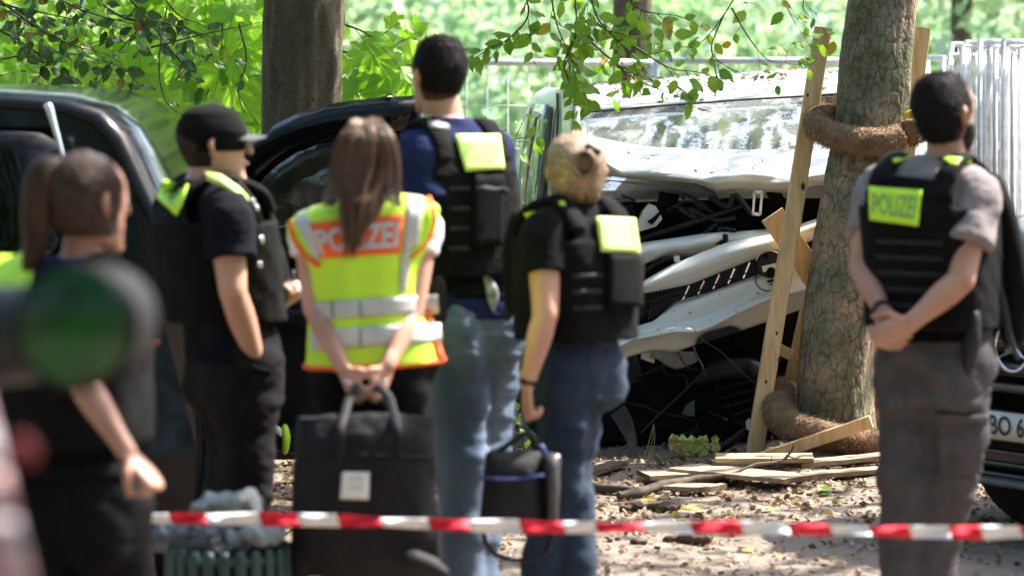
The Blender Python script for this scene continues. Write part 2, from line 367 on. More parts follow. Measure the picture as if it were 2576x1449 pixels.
M['rubber'] = mat('tyre_rubber', (.012, .012, .012), (.02, .02, .02), .85, 30, .001, 90)
M['chrome'] = mat('chrome', (.75, .76, .77), (.7, .7, .7), .12, 4, metal=1)
M['dull_metal'] = mat('galvanised_steel', (.78, .79, .80), (.62, .63, .64), .5, 30, .0006, 60, metal=.15)
M['grey_plastic'] = mat('grey_plastic', (.35, .36, .36), (.28, .29, .29), .5, 18)
M['pine'] = mat('pine_wood', (.74, .52, .27), (.58, .37, .17), .7, 5, .0012, 30, stretch=(9, 9, .8), c3=(.68, .46, .23))
M['pine_x'] = mat('pine_wood_across', (.60, .45, .29), (.46, .32, .18), .7, 5, .0012, 30, stretch=(.8, 9, 9), c3=(.55, .39, .24))
M['pine_w'] = mat('weathered_pine', (.42, .315, .20), (.27, .19, .115), .8, 5, .0015, 30, stretch=(.8, 9, 9), c3=(.36, .26, .165))
M['endgrain'] = mat('endgrain_wood', (.12, .075, .04), (.07, .045, .025), .8, 30)
M['twig'] = mat('twig_bark', (.045, .03, .022), (.08, .055, .035), .8, 30, .001)
M['stick'] = mat('fallen_stick_bark', (.11, .085, .06), (.05, .038, .028), .85, 25, .002, 60)
M['coir'] = mat('coir_fibre', (.27, .155, .085), (.135, .075, .04), .95, 26, .006, 70)
M['fibre'] = mat('coir_loose_fibre', (.36, .24, .13), (.26, .16, .08), .9, 26)
M['net'] = mat('netting_cord', (.30, .245, .16), (.22, .175, .11), .8, 30)
M['dim_plastic'] = mat('grimy_plastic', (.13, .13, .12), (.07, .07, .065), .6, 20)
M['blue'] = mat('blue_plastic', (.008, .02, .12), (.01, .03, .15), .5, 10)
M['red'] = mat('tape_red', (.70, .012, .03), (.58, .012, .03), .6, 10, .001, 40, spec=.3)
M['white'] = mat('tape_white', (.78, .78, .80), (.68, .68, .71), .6, 10, .001, 40, spec=.3)
M['bin_green'] = mat('bin_green_paint', (.008, .030, .024), (.013, .045, .035), .45, 12, .001, 50)
M['bagplastic'] = mat('thin_grey_plastic', (.26, .30, .30), (.12, .15, .15), .3, 9, .004, 14)
M['paper'] = mat('paper', (.70, .70, .66), (.62, .62, .57), .8, 10)
M['ink'] = mat('ink', (.02, .02, .02), (.03, .03, .03), .6, 10)
M['ink_grey'] = mat('faded_ink', (.30, .33, .32), (.34, .37, .35), .7, 10)
M['leaf_dark'] = leafmat('hornbeam_leaf', (.04, .10, .018), (.10, .20, .03), (.35, .22, .03), .42)
M['leaf_mid'] = leafmat('elm_leaf', (.16, .36, .03), (.30, .52, .06), (.50, .42, .05), .5)
M['leaf_maple'] = leafmat('maple_leaf', (.28, .60, .05), (.45, .75, .10), None, .58)
M['leaf_far'] = leafmat('far_leaf_hazed', (.36, .62, .32), (.74, .93, .64), None, .5, .7, .55, .75, .85)  # distant haze and brightness put into the pale leaf colour
M['leaf_far2'] = leafmat('far_leaf_mint_haze', (.46, .76, .58), (.85, .97, .90), None, .5, .7, .35, .6, .95)  # bluish haze over green put into the mint leaf colour
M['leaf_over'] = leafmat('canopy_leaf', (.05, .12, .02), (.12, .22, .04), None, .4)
M['heap'] = leafmat('heap_leaf_sunlit', (.75, .45, .20), (.55, .75, .15), None, .2)  # sunlight put into the leaf colours, the heap itself lies in shade
M['litter'] = leafmat('dry_leaf_litter', (.17, .10, .055), (.33, .21, .115), (.52, .38, .08), .15, .7)
M['litter_y'] = leafmat('yellow_fallen_leaf', (.60, .42, .05), (.68, .50, .10), None, .2, .6)
M['wind_glass'] = glassmat('cracked_windscreen_glass', (.30, .36, .34), .012, .62, .0010)
M['side_glass'] = glassmat('car_side_glass', (.04, .05, .045), .01, -.03)
M['van_glass'] = glassmat('van_side_glass', (.85, .9, .86), .01, .12)
M['clear_glass'] = glassmat('clear_door_glass', (.50, .56, .52), .01, .08)
M['lens_green'] = mat('green_coated_glass', (.0, .012, .002), (.0, .075, .008), .2, 7, spec=.5, lo=.42, hi=.6)

# ---------------------------------------------------------------- ground
def gz(x, y):
    return .012*math.sin(x*1.9+y*.7)+.008*math.sin(x*4.3-y*3.1)+.006*math.sin(x*9.1+y*7.7)
def axis(lo, hi, step, far):
    a = list(np.arange(lo, hi+1e-6, step)); s_ = step
    while a[-1] < far: s_ *= 1.35; a.append(a[-1]+s_)
    s_ = step
    while a[0] > -far: s_ *= 1.35; a.insert(0, a[0]-s_)
    return a
xs, ys = axis(-3.2, 3.6, .035, 250), axis(7.5, 17.5, .05, 250)
gm = MB(); G = [[Vector((x, y, gz(x, y)+.006*noise.noise(Vector((x*9, y*9, 0)))+.004*noise.noise(Vector((x*25, y*25, 3))))) for x in xs] for y in ys]
gm.grid(G); 
def ground_mat():
    m = mat('forest_floor', (.21, .165, .13), (.115, .088, .065), .9, 1.9, .012, 28, c3=(.175, .138, .11)); n = m.node_tree.nodes; L = m.node_tree.links
    b = n['Principled BSDF']; src = b.inputs['Base Color'].links[0].from_socket
    tc = n.new('ShaderNodeTexCoord'); vo = n.new('ShaderNodeTexVoronoi'); vo.inputs['Scale'].default_value = 42; L.new(tc.outputs['Object'], vo.inputs[0])
    mr = n.new('ShaderNodeMapRange'); mr.inputs[1].default_value = .15; mr.inputs[2].default_value = .35; mr.inputs[3].default_value = .5; mr.inputs[4].default_value = 0
    L.new(vo.outputs['Distance'], mr.inputs[0]); nz = n.new('ShaderNodeTexNoise'); nz.inputs['Scale'].default_value = 7; L.new(tc.outputs['Object'], nz.inputs[0])
    g = n.new('ShaderNodeMath'); g.operation = 'GREATER_THAN'; g.inputs[1].default_value = .5; L.new(nz.outputs['Fac'], g.inputs[0])
    k = n.new('ShaderNodeMath'); k.operation = 'MULTIPLY'; L.new(mr.outputs[0], k.inputs[0]); L.new(g.outputs[0], k.inputs[1])
    mx = n.new('ShaderNodeMix'); mx.data_type = 'RGBA'; L.new(k.outputs[0], mx.inputs[0]); L.new(src, mx.inputs[6])
    cr = n.new('ShaderNodeValToRGB'); L.new(vo.outputs['Color'], cr.inputs[0]); cr.color_ramp.elements[0].color = (.12, .07, .04, 1); cr.color_ramp.elements[1].color = (.55, .42, .28, 1)
    L.new(cr.outputs[0], mx.inputs[7]); L.new(mx.outputs[2], b.inputs['Base Color']); return m
M['ground'] = ground_mat()
g_o = gm.build('ground', M['ground']); tag(g_o, kind='structure')

# ---------------------------------------------------------------- bark trunks
def barkmat(name, plate, plate2, crack, moss):
    m = bpy.data.materials.new(name); m.use_nodes = True; t = m.node_tree; n = t.nodes; L = t.links; b = n['Principled BSDF']
    at = n.new('ShaderNodeAttribute'); at.attribute_name = 'crev'; tc = n.new('ShaderNodeTexCoord')
    nz = n.new('ShaderNodeTexNoise'); nz.inputs['Scale'].default_value = 5; nz.inputs['Detail'].default_value = 8; L.new(tc.outputs['Object'], nz.inputs[0])
    cr = n.new('ShaderNodeValToRGB'); L.new(nz.outputs['Fac'], cr.inputs[0]); e = cr.color_ramp.elements
    e[0].position = .36; e[0].color = (*moss, 1); e[1].position = .66; e[1].color = (*plate2, 1); q = e.new(.5); q.color = (*plate, 1)
    n2 = n.new('ShaderNodeTexNoise'); n2.inputs['Scale'].default_value = 60; n2.inputs['Detail'].default_value = 6; L.new(tc.outputs['Object'], n2.inputs[0])
    mz = n.new('ShaderNodeMix'); mz.data_type = 'RGBA'; mz.blend_type = 'OVERLAY'; mz.inputs[0].default_value = .6; L.new(cr.outputs[0], mz.inputs[6]); L.new(n2.outputs['Fac'], mz.inputs[7])
    mx = n.new('ShaderNodeMix'); mx.data_type = 'RGBA'; L.new(at.outputs['Fac'], mx.inputs[0]); L.new(mz.outputs[2], mx.inputs[6]); mx.inputs[7].default_value = (*crack, 1)
    L.new(mx.outputs[2], b.inputs['Base Color']); b.inputs['Roughness'].default_value = .85; b.inputs['Specular IOR Level'].default_value = .3
    bp = n.new('ShaderNodeBump'); bp.inputs['Distance'].default_value = .005; L.new(n2.outputs['Fac'], bp.inputs['Height']); L.new(bp.outputs[0], b.inputs['Normal'])
    return m
def trunk(name, pts, rads, parent, material, nth=150, dz=.011, cell=.045, depth=.012, zs=.38, rough=.006, flare=0, plates=True, ztop=None):
    q, r = spline([Vector(p) for p in pts], rads, 40)
    L_ = [0]
    for i in range(1, len(q)): L_.append(L_[-1]+(q[i]-q[i-1]).length)
    tot = L_[-1]; s_ = 0; vs = []; cv = []; rows = 0
    while s_ <= tot:
        i = min(max(np.searchsorted(L_, s_)-1, 0), len(q)-2); f = (s_-L_[i])/max(L_[i+1]-L_[i], 1e-9); c = q[i].lerp(q[i+1], f); rr = r[i]+(r[i+1]-r[i])*f
        for k in range(nth):
            th = 2*math.pi*k/nth; d = Vector((math.cos(th), math.sin(th), 0)); hz = c.z
            lob = 1+.05*math.sin(th*3+hz*1.3)+.03*math.sin(th*5-hz*2.1)
            if flare: lob += flare*math.exp(-max(hz, 0)/.12)*(.6+.4*math.sin(th*5+1))
            p = c+d*rr*lob; u = Vector((p.x, p.y, p.z*zs))/cell
            u += Vector((noise.noise(u*.7), noise.noise(u*.7+Vector((9, 0, 0))), noise.noise(u*.7+Vector((0, 9, 0)))))*.4
            e = 0
            if plates:
                vd = noise.voronoi(u)[0]; e = max(0, 1-(vd[1]-vd[0])/(.13+.09*noise.noise(u*.35)))
                pl = noise.noise(Vector(noise.voronoi(u)[1][0])*3.1)*.6
            else: pl = 0
            rid = noise.noise(Vector((p.x*22, p.y*22, p.z*3.5)))
            p = p+d*(rough*rid+depth*(pl-e*.75)); vs.append(p); cv.append(min(1, e*(.9 if plates else 0)))
        rows += 1; s_ += dz if (q[i].z < 2.6) else .1
    fs = [(i*nth+k, i*nth+(k+1) % nth, (i+1)*nth+(k+1) % nth, (i+1)*nth+k) for i in range(rows-1) for k in range(nth)]
    m = MB(); m.add(vs, fs); o = m.build(name, material, parent)
    a = o.data.attributes.new('crev', 'FLOAT', 'POINT'); a.data.foreach_set('value', cv); return o
M['bark_plate'] = barkmat('platy_bark', (.20, .185, .125), (.36, .25, .155), (.065, .05, .032), (.115, .12, .06))
M['bark_smooth'] = barkmat('smooth_bark', (.082, .064, .040), (.13, .10, .066), (.07, .05, .03), (.085, .075, .045))
def leafcloud(name, n_cl, box, nper, size, material, parent=None, flat=.25, spread=.5, seed=1, keep=None, droop=.1):
    r_ = np.random.default_rng(seed); V = []; Fc = []
    lo, hi = np.array(box[0], float), np.array(box[1], float); cnt = 0
    for _ in range(n_cl):
        c = lo+(hi-lo)*r_.random(3)
        ang = r_.random()*6.28; ax = np.array([math.cos(ang), math.sin(ang), -.2*r_.random()]); sd_ = np.array([-ax[1], ax[0], 0])
        n_ = int(nper*(.5+r_.random()))
        uv = r_.normal(size=(n_, 3))*np.array([spread, spread*.55, spread*flat])
        pos = c+uv[:, :1]*ax+uv[:, 1:2]*sd_+uv[:, 2:3]*np.array([0, 0, 1])-np.array([0, 0, droop])*(uv[:, :1]**2+uv[:, 1:2]**2)/max(spread, .01)
        if keep is not None: pos = pos[keep(pos)]
        n_ = len(pos)
        if not n_: continue
        d = r_.normal(size=(n_, 3)); d[:, 2] -= .4; d /= np.linalg.norm(d, axis=1)[:, None]
        nn = r_.normal(size=(n_, 3))*.8+np.array([0, 0, 1.0]); sdv = np.cross(d, nn); sdv /= np.linalg.norm(sdv, axis=1)[:, None]; up = np.cross(sdv, d)
        sz = size*(.55+.8*r_.random((n_, 1)))
        a = pos; b_ = pos+d*sz*.45+sdv*sz*.34-up*sz*.06; c_ = pos+d*sz+up*sz*.05; e_ = pos+d*sz*.45-sdv*sz*.34-up*sz*.06
        V.append(np.stack([a, b_, c_, e_], 1).reshape(-1, 3)); k = np.arange(n_)*4+cnt; Fc.append(np.concatenate([np.stack([k, k+1, k+2], 1), np.stack([k, k+2, k+3], 1)])); cnt += n_*4
    V = np.concatenate(V); Fc = np.concatenate(Fc); me = bpy.data.meshes.new(name)
    V = V-np.array(orig(parent))
    me.vertices.add(len(V)); me.vertices.foreach_set('co', V.ravel().astype(np.float32)); me.loops.add(len(Fc)*3); me.loops.foreach_set('vertex_index', Fc.ravel().astype(np.int32))
    me.polygons.add(len(Fc)); me.polygons.foreach_set('loop_start', np.arange(len(Fc), dtype=np.int32)*3); me.update(calc_edges=True); me.validate(); me.materials.append(material)
    o = bpy.data.objects.new(name, me); link(o, parent); ORIG[o.name] = orig(parent); return o

YT = 14.6
t1 = empty('plane_tree', P(2103, 1148, YT), 'upright plane tree with cracked grey bark ringed by a coir roll', 'tree')
trunk('trunk', [P(2103, 1160, YT), P(2103, 1000, YT), P(2103, 900, YT), P(2137, 600, YT), P(2186, 300, YT), P(2217, 0, YT), (1.95, 14.7, 3.2), (2.2, 14.8, 6)],
      [.178, .168, .168, .168, .165, .160, .15, .11], t1, M['bark_plate'], flare=.22, nth=210, dz=.0075, cell=.034, depth=.0042, zs=.42, rough=.006)
mlimb = MB()
for a in range(7):
    th = a*.9; mlimb.limb([(2.1, 14.75, 3.6+a*.3), (2.1+math.cos(th)*1.0, 14.75+math.sin(th)*1.0, 4.3+a*.3), (2.2+math.cos(th)*2.6, 14.75+math.sin(th)*2.6, 5+a*.3)], [.07, .045, .015], 8, 4)
mlimb.build('limb', M['bark_plate'], t1)
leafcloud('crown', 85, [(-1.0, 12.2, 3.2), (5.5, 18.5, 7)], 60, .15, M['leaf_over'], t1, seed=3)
YL = 15.2
t2 = empty('beech_tree', (P(722, 1100, YL).x, YL, 0), 'thick smooth brown trunk behind the open black car door', 'tree')
trunk('trunk', [(P(716, 1000, YL).x, YL, -.05), P(720, 800, YL), P(724, 600, YL), P(752, 330, YL), P(762, 0, YL), (-.95, 15.3, 3.4), (-.7, 15.4, 6)], [.20, .165, .158, .182, .186, .17, .12], t2, M['bark_smooth'],
      plates=False, depth=.01, rough=.017, nth=150, dz=.012)
for (kx, ky, kr) in ((712, 214, .005), (800, 250, .005)):
    c = P(kx, ky, YL-.165 if kx > 750 else YL-.18); c.x -= .02
    kn = MB(); kn.tube([c+Vector((0, .02, 0)), c, c+Vector((0, -.006, 0))], [kr*1.3, kr, kr*.55], 10, squash=(1.4, .8)); kn.build('knot', M['bark_smooth'], t2)
ml2 = MB()
for a in range(6):
    th = a*1.1; ml2.limb([(-.9, 15.3, 3.8+a*.3), (-.9+math.cos(th)*1.0, 15.3+math.sin(th)*1.0, 4.5+a*.3), (-.9+math.cos(th)*2.6, 15.3+math.sin(th)*2.6, 5.1+a*.3)], [.07, .045, .015], 8, 4)
ml2.build('limb', M['bark_smooth'], t2)
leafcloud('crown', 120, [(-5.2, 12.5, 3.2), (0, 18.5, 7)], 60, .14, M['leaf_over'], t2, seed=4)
YS = 21.0
t3 = empty('slender_tree', (P(1588, 1000, YS).x, YS, 0), 'slimmer brown trunk standing behind the fence rail above the wrecked van', 'tree')
trunk('trunk', [(P(1585, 900, YS).x, YS, -.05), P(1586, 500, YS), P(1588, 200, YS), P(1590, 0, YS), (.85, 21, 3.5), (.9, 21, 6)], [.16, .135, .125, .125, .12, .09], t3, M['bark_smooth'], plates=False, depth=.01, rough=.008, nth=70, dz=.025)
leafcloud('crown', 110, [(-3.5, 18.5, 3.8), (4.5, 23, 9)], 60, .15, M['leaf_over'], t3, seed=5)

# ---------------------------------------------------------------- woodland behind
dark = lambda p: np.ones(len(p), bool)
o = leafcloud('woodland_foliage', 560, [(-14, 42, 0), (14, 56, 5.2)], 62, .30, M['leaf_far'], seed=11, spread=1.0, flat=.35); tag(o, 'sunlit pale green woodland foliage behind the construction fence', 'foliage', kind='stuff')  # pale green is distant haze and brightness put into the leaf colour
o = leafcloud('conifer_foliage', 520, [(-21, 62, 0), (21, 90, 7.5)], 62, .45, M['leaf_far2'], seed=12, spread=1.6, flat=.2, droop=.9); tag(o, 'minty layered boughs filling the far woodland', 'foliage', kind='stuff')  # minty tint is bluish haze put into the leaf colour
o = leafcloud('understorey_foliage', 150, [(-4.4, 17.3, 0), (-1.45, 19.5, 3.0)], 50, .14, M['leaf_maple'], seed=13, spread=.4, flat=.4); tag(o, 'bright green maple undergrowth behind the black car', 'foliage', kind='stuff')
far = MB(); pts_ = [Vector((x, 110+.02*x*x+1.2*math.sin(x*.4), 0)) for x in np.arange(-80, 81, 4)]
far.grid([[p+Vector((.3*math.sin(p.x+z*2), .5*z+.4*math.sin(p.x*1.7+z), z)) for p in pts_] for z in np.arange(-.1, 1.6, .6)])
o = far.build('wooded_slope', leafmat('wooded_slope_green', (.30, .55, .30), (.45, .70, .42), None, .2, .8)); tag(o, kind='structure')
for i, (x, y, rr) in enumerate(((-3.2, 30, .10), (3.6, 30, .09), (6.3, 45, .16))):
    lab = ['thin trunk far behind the maple leaves at left', 'thin far trunk right behind the leaning stake', 'thick far trunk above the stacked fence panels'][i]
    tr = empty('forest_tree', (x, y, 0), lab, 'tree', 'trees deep in the woodland')
    trunk('trunk', [(x, y, -.05), (x+.05, y, 2), (x+.1, y, 5)], [rr*1.2, rr, rr*.8], tr, M['bark_smooth'], plates=False, nth=24, dz=.1, rough=.01)
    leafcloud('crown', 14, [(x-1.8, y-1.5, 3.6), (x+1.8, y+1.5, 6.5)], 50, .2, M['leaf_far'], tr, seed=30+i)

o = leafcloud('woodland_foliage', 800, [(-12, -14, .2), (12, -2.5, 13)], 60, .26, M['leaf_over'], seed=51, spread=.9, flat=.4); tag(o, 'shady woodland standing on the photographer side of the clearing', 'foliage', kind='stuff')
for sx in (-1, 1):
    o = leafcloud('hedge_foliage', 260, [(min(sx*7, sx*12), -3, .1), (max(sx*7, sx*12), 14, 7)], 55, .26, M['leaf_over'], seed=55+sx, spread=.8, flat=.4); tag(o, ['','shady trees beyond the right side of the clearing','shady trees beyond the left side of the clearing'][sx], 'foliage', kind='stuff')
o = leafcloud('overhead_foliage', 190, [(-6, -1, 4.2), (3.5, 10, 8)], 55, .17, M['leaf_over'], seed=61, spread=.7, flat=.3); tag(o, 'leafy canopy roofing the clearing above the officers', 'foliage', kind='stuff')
# ---------------------------------------------------------------- leafy branches
def ovate(nm, material, bend=.12):
    n = 11; vs = []; fs = []
    for i in range(n):
        t = i/(n-1); wv = .34*math.sin(math.pi*t**.8)**.85*(1 if i % 2 else .84)+.004; z = -bend*t*t; rib = -.03*math.sin(math.pi*t)
        vs += [(-wv, t-.03*(i % 2), z+.05*math.sin(t*9)), (0, t, z+rib-.02), (wv, t-.03*(i % 2), z+.05*math.cos(t*8))]
    for i in range(n-1): fs += [(3*i, 3*i+1, 3*i+4, 3*i+3), (3*i+1, 3*i+2, 3*i+5, 3*i+4)]
    me = bpy.data.meshes.new(nm); me.from_pydata(vs, [], fs); me.materials.append(material); return me
def maple(nm, material):
    prof = [(0, 1.0), (7, .86), (12, .88), (20, .66), (27, .70), (38, .86), (47, .96), (55, .82), (62, .8), (74, .58), (84, .60), (96, .58), (108, .62), (122, .42), (140, .30), (165, .16)]
    pts = [(0, -.0, 0)]; o_ = []
    for a, r_ in prof: o_.append((math.sin(R(a))*r_, math.cos(R(a))*r_))
    full = o_+[(-x, y) for x, y in reversed(o_[1:])]
    vs = [(0, 0, .04)]+[(x*.95, y+.1, -.16*(x*x+y*y)+.03*math.sin(x*9+y*7)) for x, y in full]; n = len(full)
    fs = [(0, 1+i, 1+(i+1) % n) for i in range(n)]
    me = bpy.data.meshes.new(nm); me.from_pydata(vs, [], fs); me.materials.append(material); return me
LM = {'dark': [ovate('leaf', M['leaf_dark'], b) for b in (.08, .22, .38)], 'mid': [ovate('leaf', M['leaf_mid'], b) for b in (.06, .2, .4)],
      'maple': [maple('leaf', M['leaf_maple'])], 'dry': [ovate('leaf', M['litter'], .4), maple('leaf', M['litter'])], 'yel': [ovate('leaf', M['litter_y'], .25)]}
def put_leaf(parent, mesh, pos, d, nrm, sc, name='leaf'):
    d = Vector(d).normalized(); s_ = d.cross(Vector(nrm))
    if s_.length < 1e-3: s_ = Vector((1, 0, 0))
    s_.normalize(); u = s_.cross(d); m = Matrix((s_, d, u)).transposed().to_4x4()
    o = bpy.data.objects.new(name, mesh); link(o, parent); o.matrix_local = Matrix.Translation(Vector(pos)-orig(parent)) @ m @ Matrix.Scale(sc, 4); return o
rb = random.Random(21)
def bough(name, label, paths, Y, kind, size, spacing, tw, group, cat='branch', ydep=.25, maxn=290, rad=.006, gap=.09, face=.6):
    root = empty(name, P(paths[0][0][0], paths[0][0][1], Y), label, cat, group); cnt = 0; tws = []
    for path in paths:
        y0 = Y+rb.uniform(-ydep, ydep)
        pts = [P(x, y, y0+rb.uniform(-.04, .04)) for x, y in path]; q, r = spline(pts, [rad*(1-.75*i/(len(pts)-1)) for i in range(len(pts))], 6)
        stem = MB(); stem.tube(q, r, 6); stem.build('stem', M['twig'], root); dist = 0; nxt = gap*.5
        for i in range(1, len(q)):
            dist += (q[i]-q[i-1]).length
            if dist > nxt or i == len(q)-1:
                nxt = dist+gap*rb.uniform(.6, 1.4); t = (q[i]-q[i-1]).normalized()
                d = (t*rb.uniform(.3, 1)+Vector((rb.uniform(-1, 1), rb.uniform(-.6, .6), rb.uniform(-.9, .5)))).normalized() if i < len(q)-1 else t
                L_ = tw*rb.uniform(.5, 1.2); p = q[i]; tp = [p]; k = 0; sid = 1
                seg = max(2, int(L_/spacing))
                for s_ in range(seg):
                    d = (d+Vector((rb.uniform(-.2, .2), rb.uniform(-.15, .15), -.12+rb.uniform(-.15, .1)))).normalized(); p = p+d*spacing; tp.append(p)
                    if cnt < maxn:
                        sid = -sid; sv = d.cross(Vector((0, -1, .3))).normalized()*sid; ld = d*.6+sv*.9+Vector((0, rb.uniform(-.3, .3), rb.uniform(-.5, .1)))
                        nr = Vector((rb.uniform(-.8, .8), -face+rb.uniform(-.5, .5), rb.uniform(.1, 1)))
                        put_leaf(root, rb.choice(LM[kind]), p, ld, nr, size*rb.uniform(.65, 1.2)); cnt += 1
                tws.append(tp)
    for tp in tws[:60]: m = MB(); m.tube(tp, [rad*.35*(1-.6*i/len(tp)) for i in range(len(tp))], 4); m.build('twig', M['twig'], root)
    return cnt
# left dark hornbeam boughs
bough('leafy_branch', 'dark green overhanging branch filling the top left corner', [[(-60, -40), (80, 60), (170, 110), (260, 135)], [(-40, 60), (60, 110), (150, 180)], [(60, -60), (190, 20), (330, 60)], [(-60, 0), (40, 20), (140, 40), (240, 60)]], 13.6, 'dark', .068, .042, .2, 'overhanging hornbeam branches', gap=.055)
bough('leafy_branch', 'dark leafy branch hanging between the corner and the thick trunk', [[(180, -60), (300, 40), (420, 60), (520, 90)], [(380, -60), (440, 30), (500, 60)], [(300, -30), (380, 60), (440, 140)]], 13.8, 'dark', .066, .045, .18, 'overhanging hornbeam branches', gap=.07)
bough('twig_spray', 'thin drooping dark twigs with sparse leaves in front of the maple', [[(390, 30), (300, 130), (240, 220), (170, 300)], [(420, 20), (400, 160), (420, 260), (500, 310), (560, 330)], [(560, 60), (555, 150), (540, 240)]], 13.9, 'dark', .06, .09, .1, 'overhanging hornbeam branches', gap=.17, maxn=40, rad=.004)
# right hornbeam cluster
bough('leafy_branch', 'fresh green branch cluster hanging over the left of the van roof', [[(1300, -60), (1330, 30), (1290, 90), (1220, 130)], [(1380, -60), (1400, 60), (1440, 150)], [(1480, -60), (1500, 40), (1560, 110), (1600, 150)], [(1440, -60), (1450, 60), (1430, 140), (1440, 190)], [(1560, -60), (1600, 20), (1700, 40)]], 14.0, 'mid', .078, .04, .19, 'overhanging elm branches', gap=.058)
bough('leafy_branch', 'low leafy twig drooping to the wrecked van windscreen', [[(1480, 100), (1560, 170), (1620, 210), (1690, 235)], [(1500, 60), (1600, 120), (1680, 170), (1740, 180)], [(1450, 90), (1420, 160), (1440, 230)]], 14.1, 'mid', .072, .045, .15, 'overhanging elm branches', gap=.07, maxn=150)
bough('leafy_branch', 'sparse branch of small leaves beside the roof aerial', [[(1880, -60), (1820, 40), (1760, 110), (1700, 120)], [(1840, 20), (1880, 90), (1930, 150), (1980, 160)], [(1960, -60), (1980, 20), (2020, 90)], [(1820, 40), (1790, 130), (1850, 180), (1900, 190)], [(2040, -50), (2020, 20), (2060, 60)]], 14.2, 'mid', .070, .055, .14, 'overhanging elm branches', gap=.13, maxn=150, rad=.004)
# maple saplings
bough('maple_branch', 'bright lime maple branch behind the dark corner leaves', [[(-60, 300), (120, 250), (260, 190), (400, 150)], [(-60, 200), (100, 170), (230, 110), (330, 90)], [(0, 150), (140, 130), (280, 160)], [(-40, 260), (100, 220), (200, 230)], [(200, 300), (300, 240), (380, 230)]], 16.6, 'maple', .165, .10, .3, 'sunlit maple branches', ydep=.5, gap=.13, face=.9)
bough('maple_branch', 'bright lime maple branch between the capped man and trunk', [[(330, 290), (430, 240), (520, 190), (640, 130)], [(360, 330), (480, 300), (600, 260), (680, 250)], [(380, 120), (500, 90), (640, 60)], [(400, 190), (540, 210), (650, 190)], [(400, 400), (450, 360), (560, 350)], [(600, 60), (620, 150), (600, 240), (640, 330)], [(450, 60), (560, 130), (620, 200)]], 16.4, 'maple', .16, .10, .3, 'sunlit maple branches', ydep=.5, gap=.12, face=.9)
bough('maple_branch', 'bright maple spray between the thick trunk and tall man', [[(860, 130), (930, 140), (1000, 110)], [(880, 330), (885, 230), (910, 150), (960, 90)], [(860, 200), (940, 200), (1010, 170)], [(870, 260), (950, 250), (1020, 220)], [(860, 60), (930, 90), (990, 150)]], 15.8, 'maple', .12, .075, .18, 'sunlit maple branches', ydep=.3, gap=.1, face=.9)
bough('maple_branch', 'lime maple leaves low beside the capped man chin', [[(640, 420), (600, 470), (620, 560)], [(420, 380), (440, 430), (470, 470)], [(380, 420), (410, 460), (430, 500)]], 16.2, 'maple', .15, .1, .2, 'sunlit maple branches', gap=.15, face=.9)
bough('sapling', 'small green sapling rising behind the tall man shoulder', [[(1230, 420), (1260, 370), (1300, 350)], [(1240, 440), (1280, 400), (1300, 340)]], 14.8, 'mid', .055, .05, .08, None, 'sapling', gap=.1, maxn=26)
bough('sapling', 'green weed with lobed leaves between the jeans and lunch bag', [[(1215, 1180), (1225, 1120), (1240, 1050)], [(1215, 1180), (1270, 1110), (1310, 1040)], [(1230, 1160), (1290, 1080), (1290, 960)]], 13.4, 'mid', .055, .06, .07, None, 'sapling', gap=.1, maxn=34)
wl = MB(); wl.grid([[P(1205, 1085, 13.3), P(1222, 1050, 13.25), P(1258, 1040, 13.3)], [P(1207, 1120, 13.3), P(1228, 1090, 13.22), P(1262, 1062, 13.3)], [P(1212, 1130, 13.35), P(1235, 1105, 13.3), P(1250, 1085, 13.35)]])
tag(wl.build('wilted_leaf', M['litter']), 'large pale wilted leaf curling behind the blue jeans', 'leaf')

# ---------------------------------------------------------------- construction fence
def fence_panel(label, A, B, z0, z1, nv, nh, group, rad=.021, skip=False):
    A, B = Vector(A), Vector(B); root = empty('fence_panel', (A.x, A.y, z0), label, 'fence panel', group)
    f = MB(); up = Vector((0, 0, 1))
    a0, a1, b0, b1 = A+up*z0, A+up*z1, B+up*z0, B+up*z1
    for p, q in ((a0, a1), (b0, b1), (a1, b1), (a0+up*.15, b0+up*.15)): f.tube([p, p.lerp(q, .5), q], rad, 10)
    f.build('frame', M['dull_metal'], root)
    wv = MB(); wv.tube([(0, 0, z0+.15), (0, 0, z1)], .0036, 5); mv = wv.mesh('wire', M['dull_metal'])
    for i in range(1, nv):
        o = bpy.data.objects.new('wire', mv); link(o, root); o.location = A.lerp(B, i/nv)-root.location; o.location.z = -z0
    wh = MB(); wh.tube([(0, 0, 0), B-A], .0036, 5); mh = wh.mesh('cross_wire', M['dull_metal'])
    for i in range(1, nh):
        o = bpy.data.objects.new('cross_wire', mh); link(o, root); o.location = A-root.location; o.location.z = lerp(z0+.15, z1, i/nh)-z0
    return root
fz = P(0, 158, 19.8).z
fence_panel('wire fence panel behind the tall man and the van front', (P(760, 0, 19.8).x, 19.8, 0), (P(1640, 0, 19.8).x, 19.8, 0), .06, fz, 17, 6, 'construction fence in a row')
fence_panel('wire fence panel behind the van roof aerial', (P(1650, 0, 19.8).x, 19.8, 0), (P(2330, 0, 19.9).x, 19.9, 0), .06, fz+.01, 13, 6, 'construction fence in a row')
fence_panel('wire fence panel running right behind the stacked panels', (P(2290, 0, 20.6).x, 20.6, 0), (P(2990, 0, 20.8).x, 20.8, 0), .06, fz+.03, 14, 6, 'construction fence in a row')
